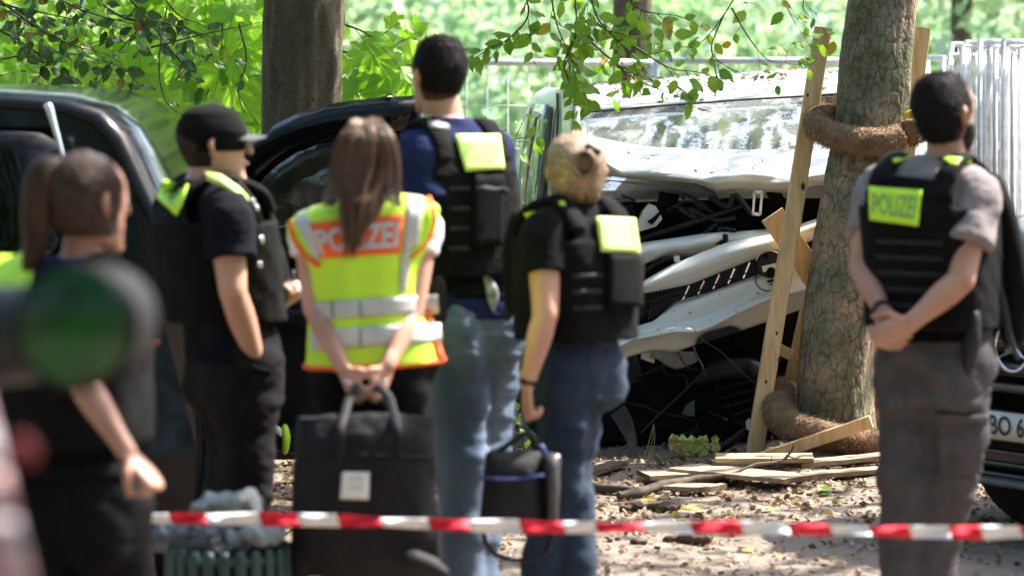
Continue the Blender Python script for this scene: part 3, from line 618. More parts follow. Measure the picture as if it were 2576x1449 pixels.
for i in range(15):
    x0 = P(2372+i*15+[0,4,-3,5,1,-4,3][i%7], 0, 17.6).x; hz = P(0, [150, 140, 112, 118, 108, 112, 104, 130, 120, 125, 104, 118, 140, 130, 120][i], 17.6).z
    fence_panel('silver fence panel in the upright stack behind the grey shirted man, number %d from its left end' % (i+1) if False else
                ['leftmost and lowest', 'second', 'third', 'fourth', 'fifth', 'sixth', 'seventh', 'eighth', 'ninth', 'tenth', 'eleventh', 'twelfth', 'thirteenth', 'fourteenth', 'rightmost'][i]+' silver panel from the left of the upright fence stack',
                (x0, 17.6+.05*(i % 3), 0), (x0+1.05, 19.6, 0), .05, hz, 20, 6, 'silver fence panels stacked upright', rad=.015)

# ---------------------------------------------------------------- wrecked white van
def GY(py): return F*CH/(py-HY)              # distance of the ground seen at py
W = M['white_paint']
van = empty('wrecked_van', P(1750, 1165, 14.9), 'crashed white van with folded bonnet and torn bumper behind the plane tree', 'van')
def interp(tab, x):
    xs_ = [t[0] for t in tab]; return [float(np.interp(x, xs_, [t[k] for t in tab])) for k in range(1, len(tab[0]))]
# roof
rows = []
for i in range(9):
    v = i/8; row = []
    for j in range(25):
        u = j/24
        fx = 1447+u*(2350-1447); fy = 279-(279-222)*u-4*math.sin(math.pi*u)
        bx = 1415+u*(2330-1415); by = 224-(224-163)*u**.8-6*math.sin(math.pi*u)
        p = P(fx, fy, 16.1).lerp(P(bx, by, 18.9), v); p.z += .03*math.sin(math.pi*v)
        row.append(p)
    rows.append(row)
m = MB(); m.grid(rows, 0, .03); m.build('roof', W, van)
m = MB(); m.grid([[p+Vector((0, -.012, -.006)) for p in r_] for r_ in rows[:1]]+[[p+Vector((0, -.014, -.012)) for p in rows[0]]]); m.build('roof_edge_trim', W, van)
# left side body and corner
tab = [(222, 1372, 1428), (232, 1350, 1440), (262, 1328, 1447), (320, 1315, 1444), (420, 1299, 1437), (540, 1288, 1430), (700, 1284, 1424), (1000, 1290, 1420)]
rows = []
for py in (222, 227, 234, 245, 262, 290, 320, 370, 420, 480, 540, 620, 700, 850, 1000):
    l, r_ = interp(tab, py); row = []
    for j in range(13):
        u = j/12; x = lerp(l, r_, u); Y = lerp(17.6, 16.05-min(py-222, 300)/300*.5, u**.8)-.12*math.sin(math.pi*u); row.append(P(x, py, Y))
    rows.append(row)
m = MB(); m.grid(rows[::-1], 0, .03); side = m.build('body_side', W, van); sb = bvh_of(side)
def sidepoly(name, rws, mat_, lift=.012):
    G = []
    for y, l, r_ in rws: G.append([onto(sb, lerp(l, r_, k/4), y, lift, P(lerp(l, r_, k/4), y, 16.4)) for k in range(5)])
    m = MB(); m.grid(G[::-1], 0, .006); return m.build(name, mat_, van)
sidepoly('side_window', [(264, 1342, 1382), (300, 1332, 1380), (400, 1314, 1369), (530, 1298, 1353), (560, 1297, 1350)], M['van_glass'])
sidepoly('door_seal', [(272, 1390, 1398), (290, 1388, 1398), (400, 1377, 1388), (530, 1359, 1373), (570, 1356, 1370)], M['rubber'], .02)
sidepoly('pillar_trim', [(236, 1404, 1407), (300, 1406, 1409), (420, 1400, 1403), (540, 1390, 1393)], M['rubber'], .012)
# windscreen
rows = []
for i in range(9):
    v = i/8; row = []
    for j in range(21):
        u = j/20; p = P(1441+u*905, 283-61*u-4*math.sin(math.pi*u), 16.08).lerp(P(1428+u*915, 512-30*u, 15.3), v)
        p.y -= .05*math.sin(math.pi*u); p.z += .004*noise.noise(Vector((p.x*3, v*4, 0))); row.append(p)
    rows.append(row)
m = MB(); m.grid(rows[::-1], 0, .006); m.build('windscreen', M['wind_glass'], van)
m = MB(); m.tube([r_[0]+Vector((.004, -.01, 0)) for r_ in rows], .008, 6); m.tube([p+Vector((0, -.006, -.004)) for p in rows[0]], .006, 6); m.build('windscreen_seal', M['rubber'], van)
# cabin shade in near-black, right side and rear
m = MB()
A = [P(1460, 560, 15.6), P(2330, 560, 15.6), P(2330, 560, 18.8), P(1330, 560, 18.8), P(1460, 300, 16.3), P(2330, 250, 16.3), P(2330, 185, 18.8), P(1440, 240, 18.8)]
m.add(A, [(1, 2, 6, 5), (2, 3, 7, 6)], 0, False)
m.box(P(1880, 470, 16.2), (1.6, .35, .35)); 
for sx in (1580, 1680, 2080, 2180): m.limb([P(sx, 560, 17.2), P(sx, 420, 17.2), P(sx, 350, 17.1)], [.22, .2, .1], 10, 3, squash=(1, .5))
m.build('cabin_interior_shade', M['void'], van)
# engine bay / underbody, deep shade put into black boxes
m = MB()
def slab(quad, Ya, Yb, mi=0): m.box8([P(*quad[3], Ya), P(*quad[2], Ya), P(*quad[2], Yb), P(*quad[3], Yb), P(*quad[0], Ya), P(*quad[1], Ya), P(*quad[1], Yb), P(*quad[0], Yb)], mi)
slab([(1470, 500), (2330, 478), (2330, 560), (1440, 560)], 15.32, 15.9)
slab([(1440, 560), (2300, 545), (2300, 1085), (1440, 1085)], 15.35, 18.5)
m.box8([Vector((.12, 14.95, .02)), Vector((1.75, 15.2, .02)), Vector((2.2, 18.6, .1)), Vector((.1, 18.6, .1)), Vector((.16, 15.2, .75)), Vector((1.8, 15.35, .95)), Vector((2.2, 18.6, .8)), Vector((.1, 18.6, .8))])
m.build('engine_bay_shade', M['void'], van)
rb2 = random.Random(5)
m = MB()
for k in range(46):     # jumble of crushed components
    x, y = rb2.uniform(1480, 2010), rb2.uniform(500, 1120); 
    if 580 < y < 900 and x > 1600 and y < 900-(x-1560)*.3+40: continue
    rt = Matrix.Rotation(rb2.uniform(-.7, .7), 3, 'Y') @ Matrix.Rotation(rb2.uniform(-.7, .7), 3, 'X')
    m.box(P(x, y, rb2.uniform(15.0, 15.3)), (rb2.uniform(.04, .2), rb2.uniform(.03, .12), rb2.uniform(.02, .12)), 0, rt)
tag(m.build('crushed_components', M['void'], van), kind='stuff')
m = MB()
for k in range(16):
    x, y = rb2.uniform(1500, 1950), rb2.uniform(490, 590) if k % 2 else rb2.uniform(900, 1080); a = P(x, y, 15.0); pts = [a]
    for j in range(4): a = a+Vector((rb2.uniform(-.12, .16), rb2.uniform(-.03, .03), rb2.uniform(-.06, .07))); pts.append(a)
    q, r_ = spline(pts, [.007]*5, 4); m.tube(q, rb2.choice([.006, .009, .013]), 7)
tag(m.build('hoses', M['blk_plastic'], van), kind='stuff')
def facet(x, y, seed):       # piecewise flat random field: sheet metal folds along straight creases
    i, j = math.floor(x), math.floor(y); fx, fy = x-i, y-j
    h = lambda a_, b_: (math.sin((a_*127.1+b_*311.7+seed*74.7))*43758.5453) % 1
    if fx+fy < 1: return h(i, j)+(h(i+1, j)-h(i, j))*fx+(h(i, j+1)-h(i, j))*fy-.5
    return h(i+1, j+1)+(h(i, j+1)-h(i+1, j+1))*(1-fx)+(h(i+1, j)-h(i+1, j+1))*(1-fy)-.5
# bonnet: crumpled sheet with folded hem
tb = [(1462, 343, 372, 395, 410, 430), (1511, 348, 372, 393, 425, 440), (1562, 358, 385, 430, 445, 448), (1642, 370, 405, 444, 452, 455), (1753, 375, 412, 441, 462, 460), (1801, 376, 410, 440, 478, 486),
      (1831, 376, 415, 438, 478, 488), (1958, 375, 405, 440, 476, 490), (2059, 376, 402, 443, 465, 470), (2200, 378, 405, 440, 460, 465), (2350, 380, 405, 440, 458, 462)]
rows = []; nc = 150
for i in range(41):
    v = i/40; row = []
    for j in range(nc+1):
        x = 1462+(2350-1462)*j/nc; ys_ = interp(tb, x); kk = v*4; a = min(int(kk), 3); py = lerp(ys_[a], ys_[a+1], kk-a)
        Y = float(np.interp(v, [0, .25, .5, .6, .75, 1], [15.55, 15.25, 14.98, 14.97, 15.06, 15.22]))
        cr = facet(x/85+v*.8, v*3.2, 3)*.16+facet(x/38-v*1.1, v*4.5, 9)*.035
        Y += cr*(1-v*.45); p = P(x, py, Y); p.z += facet(x/110-v*.5, v*2.6, 15)*.05*math.sin(math.pi*min(1, v*1.25)) if v < .8 else 0; row.append(p)
    rows.append(row)
m = MB(); m.grid(rows[::-1], 0, .012); m.build('bonnet', W, van)
m = MB(); slab([(1505, 452), (1760, 468), (1800, 492), (1640, 470)], 15.22, 15.26); slab([(1790, 474), (2330, 462), (2330, 500), (1810, 498)], 15.16, 15.24); m.build('bonnet_underside', M['grey_plastic'], van)
# cross member beam
def ribbon(name, top, bot, Yf, mat_, bulge=.05, thick=.015, n=30, rws=7, creases=0):
    rows = []
    x0, x1 = top[0][0], top[-1][0]
    for i in range(rws):
        v = i/(rws-1); row = []
        for j in range(n+1):
            x = lerp(x0, x1, j/n); py = lerp(float(np.interp(x, [t[0] for t in top], [t[1] for t in top])), float(np.interp(x, [t[0] for t in bot], [t[1] for t in bot])), v)
            Y = Yf(x)-bulge*math.sin(math.pi*min(v*1.1, 1))
            if creases: Y += creases*1.6*facet(x/45+v, v*2, 5)
            row.append(P(x, py, Y))
        rows.append(row)
    m = MB(); m.grid(rows[::-1], 0, thick); return m.build(name, mat_, van)
YV = lambda x: 14.78+(x-1560)/480*.14
ribbon('cross_member', [(1575, 622), (1611, 611), (1778, 587), (1930, 577), (2050, 560)], [(1575, 690), (1606, 670), (1633, 659), (1749, 642), (1930, 610), (2050, 590)], lambda x: YV(x)+.12, W, .04, creases=.05)
ribbon('grille_lip', [(1590, 724), (1640, 694), (1692, 665), (1826, 611), (1932, 591), (2070, 545), (2130, 530)], [(1590, 742), (1640, 735), (1737, 715), (1885, 656), (1962, 632), (2070, 596), (2130, 585)], lambda x: YV(x)-.02, W, .06)
ribbon('grille_backing', [(1600, 735), (1737, 712), (1885, 653), (2070, 592)], [(1600, 810), (1642, 800), (1698, 764), (1903, 692), (2070, 640)], lambda x: YV(x)+.06, M['blk_plastic'], 0)
m = MB(); sl_ = []
for k in range(34):
    x = 1640+k*9.5; t_, b_ = float(np.interp(x, [1600, 1737, 1885, 1962], [742, 715, 656, 632])), float(np.interp(x, [1642, 1698, 1903, 1960], [806, 764, 692, 672]))
    mm = MB(); mm.beam(P(x+8, t_+1, YV(x)+.02), P(x-8, b_-1, YV(x)+.02), .007, .02); mm.build('grille_slat', M['chrome'] if k % 4 == 1 and 5 < k < 26 else M['blk_plastic'], van)
for o_ in (.33, .66):
    mm = MB(); mm.tube([P(x, lerp(float(np.interp(x, [1600, 1737, 1885, 1962], [742, 715, 656, 632])), float(np.interp(x, [1642, 1698, 1903, 1960], [806, 764, 692, 672])), o_), YV(x)+.015) for x in range(1625, 1960, 20)], .006, 6); mm.build('grille_bar', M['blk_plastic'], van)
# bumper
bt = [(1545, 845, 852, 872, 885, 912), (1588, 825, 838, 850, 860, 896), (1642, 807, 828, 841, 850, 882), (1698, 759, 815, 829, 840, 887), (1751, 744, 812, 831, 840, 866), (1780, 735, 802, 822, 830, 838), (1840, 714, 775, 792, 800, 824), (1861, 707, 765, 780, 790, 833),
      (1938, 680, 730, 745, 757, 807), (2025, 652, 705, 727, 738, 774), (2140, 615, 670, 690, 700, 735)]
rows = []
for i in range(21):
    v = i/20*4; a = min(int(v), 3); row = []
    for j in range(81):
        x = 1545+595*j/80; ys_ = interp(bt, x); py = lerp(ys_[a], ys_[a+1], v-a)
        Y = YV(x)+float(np.interp(v, [0, .15, 1, 2, 2.4, 3, 4], [.03, .0, .0, -.10, -.115, -.11, -.06]))+.035*facet(x/95+v*.6, v*.9, 21); row.append(P(x, py, Y))
    rows.append(row)
m = MB(); m.grid(rows[::-1], 0, .012); bump = m.build('bumper', W, van); bb = bvh_of(bump)
m = MB()
q = [onto(bb, x, y, .004, P(x, y, YV(x)-.1)) for x, y in ((1750, 868), (1776, 838), (1838, 823), (1862, 834))]
m.prism([P(1750, 868, YV(1750)-.09), P(1757, 850, YV(1757)-.09), P(1778, 838, YV(1778)-.09), P(1838, 821, YV(1838)-.09), P(1864, 833, YV(1864)-.09)], (0, .08, 0)); m.build('bumper_insert', M['blk_plastic'], van)
# emblem: black socket with broken white badge remains
em = empty('e', (0, 0, 0), None, None); bpy.data.objects.remove(em)
m = MB(); c = P(1936, 666, YV(1936)-.035)
m.tube([c+Vector((0, .03, 0)), c, c+Vector((0, -.008, 0))], [.062, .062, .056], 28, smooth=False); emb = m.build('emblem', M['blk_plastic'], van)
m = MB(); c2 = P(1932, 700, YV(1932)-.012)
for k in range(2): m.tube([c2+Vector((math.cos(R(t))*(.058+.002*k), 0, math.sin(R(t))*(.058+.002*k))) for t in range(120, 400, 10)], .0014, 5)
m.build('emblem_socket_rim', M['blk_plastic'], emb)
rt = Matrix.Rotation(R(-13), 3, 'Y')
m = MB(); m.box(c+Vector((.002, -.012, -.012)), (.075, .008, .028), 0, rt); m.box(P(1940, 690, YV(1940)-.03), (.07, .01, .030), 0, rt); m.build('emblem_bar', W, emb)
m = MB(); m.box(P(1946, 705, YV(1946)-.035), (.06, .012, .010), 0, rt); m.box(P(1948, 713, YV(1948)-.035), (.045, .012, .006), 0, rt); m.tube([P(1940, 684, YV(1940)-.06), P(1940, 684, YV(1940)-.045)], .022, 18, smooth=False)
m.box(P(1927, 645, YV(1927)-.055), (.018, .008, .026), 0, rt); m.build('emblem_slot', M['void'], emb)
m = MB(); m.tube([c+Vector((math.cos(R(t))*.066, -.004, math.sin(R(t))*.066)) for t in range(20, 165, 8)], .004, 6); m.build('emblem_ring', M['chrome'], emb)
# bits: broken lamp, bracket, label, hanging pieces
m = MB()
hp = [(1606, 556), (1617, 532), (1634, 514), (1650, 520), (1662, 540), (1666, 552), (1650, 570), (1612, 582), (1600, 580)]
m.prism([P(x, y, 15.02) for x, y in hp], (0, .10, 0)); m.build('broken_lamp', W, van)
m = MB(); m.prism([P(x, y, 14.99) for x, y in ((1628, 558), (1645, 546), (1660, 532), (1662, 540), (1650, 556), (1640, 566))], (0, .02, 0)); m.build('lamp_fragment', M['void'], van)
m = MB()
for a_, b_ in (((1898, 484), (1894, 540)), ((1917, 484), (1912, 541))): m.beam(P(*a_, 14.95), P(*b_, 14.95), .011, .008)
m.beam(P(1894, 538, 14.95), P(1912, 540, 14.95), .014, .008, side=(0, 0, 1)); m.beam(P(1897, 484, 14.95), P(1918, 484, 14.95), .014, .008, side=(0, 0, 1)); m.build('latch_bracket', M['dull_metal'], van)
m = MB(); m.limb([P(1790, 500, 15.02), P(1830, 520, 14.98), P(1850, 492, 15.0), P(1890, 540, 14.97)], [.016, .014, .016, .012], 8, 4); m.build('bonnet_catch', M['blk_plastic'], van)
m = MB(); m.limb([P(1600, 606, 15.02), P(1700, 575, 15.0), P(1790, 545, 15.0), P(1860, 520, 15.02)], [.012, .016, .012, .01], 8, 5); m.build('wiper_arm', M['blk_plastic'], van)
m = MB(); m.limb([P(1630, 680, 14.95), P(1665, 655, 14.9), P(1700, 648, 14.9), P(1750, 650, 14.95)], [.012, .016, .01, .006], 8, 4, squash=(1, .5)); m.build('lamp_wiring_pipe', M['blk_plastic'], van)
m = MB(); m.prism([P(1695, 645, 14.83), P(1708, 643, 14.83), P(1712, 655, 14.83), P(1705, 661, 14.83), P(1696, 658, 14.83)], (0, .006, 0)); m.build('mounting_tab', W, van)
lb = MB(); lb.grid([[P(1612, 902, 14.8), P(1645, 914, 14.8)], [P(1614, 886, 14.8), P(1652, 880, 14.8)]], 0, .002); lab = lb.build('paper_label', M['paper'], van)
lb = MB()
for k in range(6): lb.beam(P(1638+k*2.2, 888, 14.79), P(1635+k*2.2, 903, 14.79), .0022 if k % 2 else .001, .001)
lb.build('printed_bars', M['ink'], lab)
m = MB(); m.limb([P(1660, 890, 14.95), P(1700, 905, 14.93), P(1740, 900, 14.93)], [.03, .045, .03], 10, 4, squash=(1, .4)); m.build('lamp_housing', M['grey_plastic'], van)
m = MB(); m.limb([P(1745, 872, 14.85), P(1752, 896, 14.85), P(1765, 915, 14.85), P(1772, 940, 14.85)], [.014, .016, .012, .008], 8, 4, squash=(1, .4)); m.build('hanging_strut', M['dim_plastic'], van)
m = MB(); m.limb([P(1706, 885, 14.88), P(1716, 905, 14.86), P(1728, 922, 14.86)], [.005, .007, .004], 8, 4); m.build('corrugated_hose', mat('brown_hose', (.14, .07, .045), None, .6), van)
for nm, pts, r_, mm_ in (('cable', [(1775, 930, 14.8), (1720, 985, 14.75), (1655, 1046, 14.7), (1608, 1093, 14.68)], .005, M['blk_plastic']), ('cable', [(1470, 1164, 14.55), (1510, 1158, 14.55), (1545, 1140, 14.6), (1580, 1116, 14.6)], .003, M['dim_plastic']),
                      ('yellow_wire', [(1644, 1066, 14.7), (1640, 1112, 14.66), (1620, 1166, 14.5), (1590, 1170, 14.5), (1543, 1150, 14.55)], .0018, M['wire_y']), ('yellow_wire', [(1644, 1068, 14.7), (1632, 1112, 14.64), (1612, 1165, 14.5), (1580, 1165, 14.5), (1543, 1152, 14.55)], .0018, M['wire_y']),
                      ('yellow_wire', [(1645, 1068, 14.7), (1646, 1116, 14.66), (1628, 1158, 14.5), (1596, 1176, 14.45), (1556, 1158, 14.55)], .0018, M['wire_y']), ('thin_wire', [(1737, 816, 14.6), (1770, 856, 14.6), (1812, 884, 14.6), (1860, 930, 14.6), (1904, 970, 14.6)], .0011, M['dim_plastic']),
                      ('yellow_wire', [(1590, 752, 14.9), (1615, 765, 14.9), (1630, 772, 14.9)], .004, M['wire_y'])):
    q, rr = spline([P(*p) for p in pts], [r_]*len(pts), 8); m = MB(); m.tube(q, r_, 6); m.build(nm, mm_, van)
rust = mat('rusty_black_metal', (.035, .02, .014), (.012, .01, .01), .7, 20, .002, 50)
m = MB(); m.prism([P(x, y, Y) for x, y, Y in ((1572, 1019, 14.75), (1590, 1053, 14.72), (1603, 1100, 14.68), (1604, 1168, 14.5), (1588, 1168, 14.5), (1578, 1112, 14.6), (1552, 1068, 14.7), (1535, 1044, 14.75))], (0, .02, 0)); m.build('bent_chassis_panel', rust, van)
m = MB(); m.prism([P(x, y, 14.9) for x, y in ((1747, 1005), (1748, 1048), (1716, 1042), (1724, 1020))], (0, .01, 0)); m.build('green_panel_fragment', mat('grimy_green_plastic', (.05, .09, .06), None, .4), van)
m = MB(); m.limb([P(1760, 960, 14.95), P(1810, 930, 14.9), P(1880, 925, 14.9), P(1930, 935, 14.95)], [.02, .05, .05, .02], 10, 4, squash=(1, .35)); m.build('undertray', M['blk_plastic'], van)
for k in range(5):
    m = MB(); q = [P(1800+k*14, 980+k*22, 15.0), P(1860+k*8, 966+k*22, 14.97), P(1940, 950+k*22, 15.0)]; m.limb(q, [.006, .008, .006], 8, 4); m.build('undertray_rib', M['blk_plastic'], van)
m = MB(); m.limb([P(1790, 1140, 14.7), P(1840, 1110, 14.7), P(1880, 1075, 14.72)], [.02, .022, .01], 8, 4, squash=(1, .5)); m.build('bumper_strut', M['blk_plastic'], van)
m = MB(); m.prism([P(x, y, 14.66) for x, y in ((1876, 1062), (1884, 1052), (1892, 1058), (1892, 1050), (1898, 1066), (1890, 1082), (1878, 1080))], (0, .01, 0)); m.build('broken_clip', W, van)
m = MB(); wc = P(1500, 960, 15.1); m.tube([wc+Vector((-.1, .1, 0)), wc+Vector((-.09, -.06, 0)), wc+Vector((-.08, -.1, 0))], [.31, .31, .27], 32); m.build('wheel', M['rubber'], van)
# roof aerial
m = MB(); m.limb([P(1812, 222, 16.5), P(1805, 205, 16.5), P(1802, 190, 16.5)], [.018, .014, .005], 10, 4); m.tube([P(1803, 196, 16.5), P(1790, 122, 16.55)], [.004, .0035], 6); m.build('aerial', M['blk_plastic'], van)
# fallen leaves on the roof
rr = random.Random(8); m = MB()
for k in range(420):
    u, v = rr.random(), rr.random()**.8; fx, bx = 1450+u*890, 1420+u*905; fy, by = 279-57*u-4*math.sin(math.pi*u), 224-61*u**.8-6*math.sin(math.pi*u)
    p = P(fx, fy, 16.1).lerp(P(bx, by, 18.9), v); p.z += .03*math.sin(math.pi*v)+.008; s_ = rr.uniform(.008, .028); th = rr.random()*6.3
    a = Vector((math.cos(th)*s_, math.sin(th)*s_, rr.uniform(-.3, .6)*s_)); b = Vector((-math.sin(th)*s_*.6, math.cos(th)*s_*.6, rr.uniform(0, .5)*s_)); m.add([p-a, p-b, p+a, p+b], [(0, 1, 2), (0, 2, 3)], 0, False)
tag(m.build('roof_leaf_litter', M['litter']), 'brown dead leaves scattered over the white van roof', 'leaf litter', kind='stuff')
bn_ = bvh_of(bpy.data.objects['bonnet']); m = MB()
for k in range(70):
    if k < 34: p = onto(bn_, rr.uniform(1500, 2060), rr.uniform(350, 440), .003)
    else: p = onto(bb, rr.uniform(1570, 2020), rr.uniform(700, 860), .003)
    if p is None: continue
    s_ = rr.uniform(.002, .011); th = rr.random()*6.3; a = Vector((math.cos(th)*s_, -.002, math.sin(th)*s_*.6)); b = Vector((-math.sin(th)*s_*.5, -.002, math.cos(th)*s_*.4)); m.add([p-a, p-b, p+a, p+b], [(0, 1, 2), (0, 2, 3)], 0, False)
tag(m.build('bodywork_debris', M['litter']), 'crumbs of bark and leaf on the torn bonnet and bumper', 'debris', kind='stuff')
for k, (x, y) in enumerate(((1965, 388), (1978, 372), (1640, 330), (1655, 336), (1812, 470), (1820, 476), (1753, 378), (1600, 446))):
    pass

# ---------------------------------------------------------------- tree guard: stakes, boards, coir rolls
def wood(name, label, p0, p1, w_, h_, side=(1, 0, 0), group=None, w1=None, cat='wooden board', m_=None, taper=None):
    m = MB(); p0, p1 = Vector(p0), Vector(p1); t = (p1-p0).normalized(); sd_ = Vector(side); a = (sd_-t*sd_.dot(t)).normalized(); b = t.cross(a); n = 10; rws = []
    prof = [(-1, -1), (-1, -.86), (-.86, -1)]
    ch = .12; cs = [(-1+ch, -1), (1-ch, -1), (1, -1+ch), (1, 1-ch), (1-ch, 1), (-1+ch, 1), (-1, 1-ch), (-1, -1+ch)]
    rg = random.Random(int(abs(p0.x*1000)+abs(p0.z*777))); vs = []
    for i in range(n+1):
        f = i/n; c = p0.lerp(p1, f)+a*rg.uniform(-.0015, .0015)+b*rg.uniform(-.001, .001); ww = lerp(w_, w1 or w_, f)
        for x, y in cs: vs.append(c+a*x*ww/2+b*y*h_/2)
    fs = [(i*8+k, i*8+(k+1) % 8, (i+1)*8+(k+1) % 8, (i+1)*8+k) for i in range(n) for k in range(8)]
    m.add(vs, fs, 0, False); m.add([], []); m.f += [tuple(range(7, -1, -1)), tuple(n*8+k for k in range(8))]; m.m += [1, 1]; m.s += [False, False]
    o = m.build(name, [m_ or M['pine'], M['endgrain'] if group == 'boards fallen round the tree' else (m_ or M['pine'])]); return tag(o, label, cat, group)
wood('stake', 'tall pale pine stake leaning left of the plane tree', P(1897, 1150, 14.56), P(2071, 72, 14.74), .078, .075, cat='wooden stake')
wood('stake', 'pine stake rising behind the right edge of the plane tree', P(2190, 1120, 15.0), P(2322, 70, 14.95), .070, .07, cat='wooden stake')
wood('stake', 'shorter pine stake leaning against the tree low behind the tall stake', P(1962, 1090, 14.85), P(2030, 775, 14.80), .06, .05, cat='wooden stake')
for k in range(5):
    m = MB(); pp = [(2028, 470, .012), (1962, 838, .006), (1968, 905, .008), (1935, 960, .006), (2040, 240, .006)][k]
    Yk = lerp(14.56, 14.74, (1150-pp[1])/1078)-.0395; c = P(pp[0]-8, pp[1], Yk); m.tube([c+Vector((0, .002, 0)), c+Vector((0, -.0012, 0))], pp[2], 12, squash=(1.5, .8)); m.build('knot', M['twig'], bpy.data.objects['stake'])
wood('cross_board', 'short pine board slanting between tall stake and tree', P(1942, 540, 14.76), P(2075, 735, 14.80), .115, .022, cat='wooden board')
wood('cross_board', 'small pine crosspiece low between the two left stakes', P(1940, 868, 14.74), P(1992, 893, 14.74), .05, .025, side=(0, 0, 1), cat='wooden board')
wood('cross_board', 'orange lit pine board slanting right of the tree base', P(2170, 830, 14.95), P(2245, 1010, 14.9), .10, .022, cat='wooden board')
wood('fallen_plank', 'pale plank lying tilted across the lower coir roll', P(1868, 1168, 14.27), P(2192, 1060, 14.16), .035, .055, side=(0, 1, 0), cat='wooden plank')
gb = 'boards fallen round the tree'
for lab, a, b, w_, lift in (('pale curved board end left of the board pile', (1620, 1205), (1825, 1212), .20, .012), ('broad pale board in the middle of the pile with dark end', (1722, 1196), (2010, 1222), .22, .03),
                       ('long board lying on top of the pile near the twig', (1800, 1190), (2055, 1205), .20, .055), ('small cut-off board in front of the pile', (1690, 1232), (1800, 1228), .14, .01),
                       ('thin slat along the back of the pile', (1790, 1176), (2262, 1166), .05, .02), ('narrow board behind the grey trousers, upper one', (2000, 1194), (2290, 1182), .11, .04), ('narrow board behind the grey trousers, lower one', (2020, 1208), (2290, 1204), .10, .015),
                       ('weathered brown board piece beside the jeans', (1470, 1200), (1562, 1188), .08, .01)):
    p0, p1 = P(a[0], a[1], GY(a[1])), P(b[0], b[1], GY(b[1])); p0.z = lift+.004+(len(lab) % 4)*.008; p1.z = lift+.022-(len(lab) % 3)*.006; p1.y += (len(lab) % 5-2)*.09
    wood('fallen_board', lab, p0, p1, .022, w_, side=(0, 0, 1), group=gb, m_=M['pine_w'] if 'brown' not in lab else M['stick'])
def coir(name, label, path, r0, arc_up=None, turns=34):
    q, _ = spline([Vector(p) for p in path], [r0]*len(path), 14); n = 40; m = MB(); vs = []; N = len(q); fr = []
    a = Vector((0, 0, 1))
    for i in range(N):
        t = (q[min(i+1, N-1)]-q[max(i-1, 0)]).normalized(); a = (a-t*a.dot(t)).normalized(); b = t.cross(a); fr.append((q[i], a.copy(), b))
        for k in range(n):
            th = 2*math.pi*k/n; d = a*math.cos(th)+b*math.sin(th); p = q[i]+d*r0; e = 1+.06*noise.noise(p*14)+.05*noise.noise(p*45); vs.append(q[i]+d*r0*e*(1 if 1 < i < N-2 else .8))
    fs = [(i*n+k, i*n+(k+1) % n, (i+1)*n+(k+1) % n, (i+1)*n+k) for i in range(N-1) for k in range(n)]+[tuple(range(n-1, -1, -1)), tuple((N-1)*n+k for k in range(n))]
    m.add(vs, fs); root = m.build(name, M['coir']); tag(root, label, 'coir roll')
    def at_(s_, th, rr):
        x = s_*(N-1); i = min(int(x), N-2); f = x-i; c = fr[i][0].lerp(fr[i+1][0], f); A_ = fr[i][1].lerp(fr[i+1][1], f).normalized(); B_ = fr[i][2].lerp(fr[i+1][2], f).normalized()
        return c+(A_*math.cos(th)+B_*math.sin(th))*rr
    for sg in (1, -1):
        m = MB()
        for h in range(12):
            m.tube([at_(s_/60, sg*s_/60*turns*.55+h*math.pi/6, r0*1.04) for s_ in range(61)], .0011, 4)
        tag(m.build('netting', M['net'], root), kind='stuff')
    m = MB(); r_ = random.Random(len(q))
    for k in range(5200):
        s_, th = r_.random(), r_.random()*6.283; p = at_(s_, th, r0*1.0); d = at_(s_, th, r0*1.4)-p; d = d.normalized(); L_ = r_.uniform(.008, .035)
        sd_ = Vector((r_.uniform(-1, 1), r_.uniform(-1, 1), r_.uniform(-1.4, .4)))*.9; e = p+(d*.5+sd_).normalized()*L_; wv = d.cross(sd_).normalized()*.0011
        m.add([p-wv, p+wv, p.lerp(e, .5)+d*.003, e], [(0, 1, 2), (0, 2, 3)], 0, False)
    tag(m.build('loose_fibres', M['fibre'], root), kind='stuff'); return root
Cc = P(2186, 312, YT); tilt = R(19)
ringp = []
for k in range(22):
    th = R(-48+k*(348/21)); x, y = math.cos(th), math.sin(th); Rr = .232; ringp.append(Cc+Vector((x*Rr*1.02, y*Rr*math.cos(tilt), y*Rr*math.sin(tilt)+(.012 if x > .5 else 0))))
coir('coir_roll', 'coir roll bound in netting round the trunk at head height', ringp, .060, turns=60)
coir('coir_roll', 'frayed coir roll lying round the foot of the plane tree', [P(1985, 985, 14.86), P(1958, 992, 14.70), P(1955, 1030, 14.52), P(1985, 1066, 14.38), P(2050, 1090, 14.28), P(2130, 1108, 14.27), P(2190, 1116, 14.32), P(2228, 1114, 14.40)], .066, turns=40)
m = MB(); c = P(2312, 295, 14.42); m.tube([c+Vector((math.cos(R(t))*.055, .01, math.sin(R(t))*.022)) for t in range(0, 200, 12)], .007, 8, squash=(1, 2.2)); tag(m.build('yellow_strap', mat('yellow_webbing', (.75, .50, .02), None, .6)), 'yellow webbing loop on the ring behind the grey shirted head', 'strap')

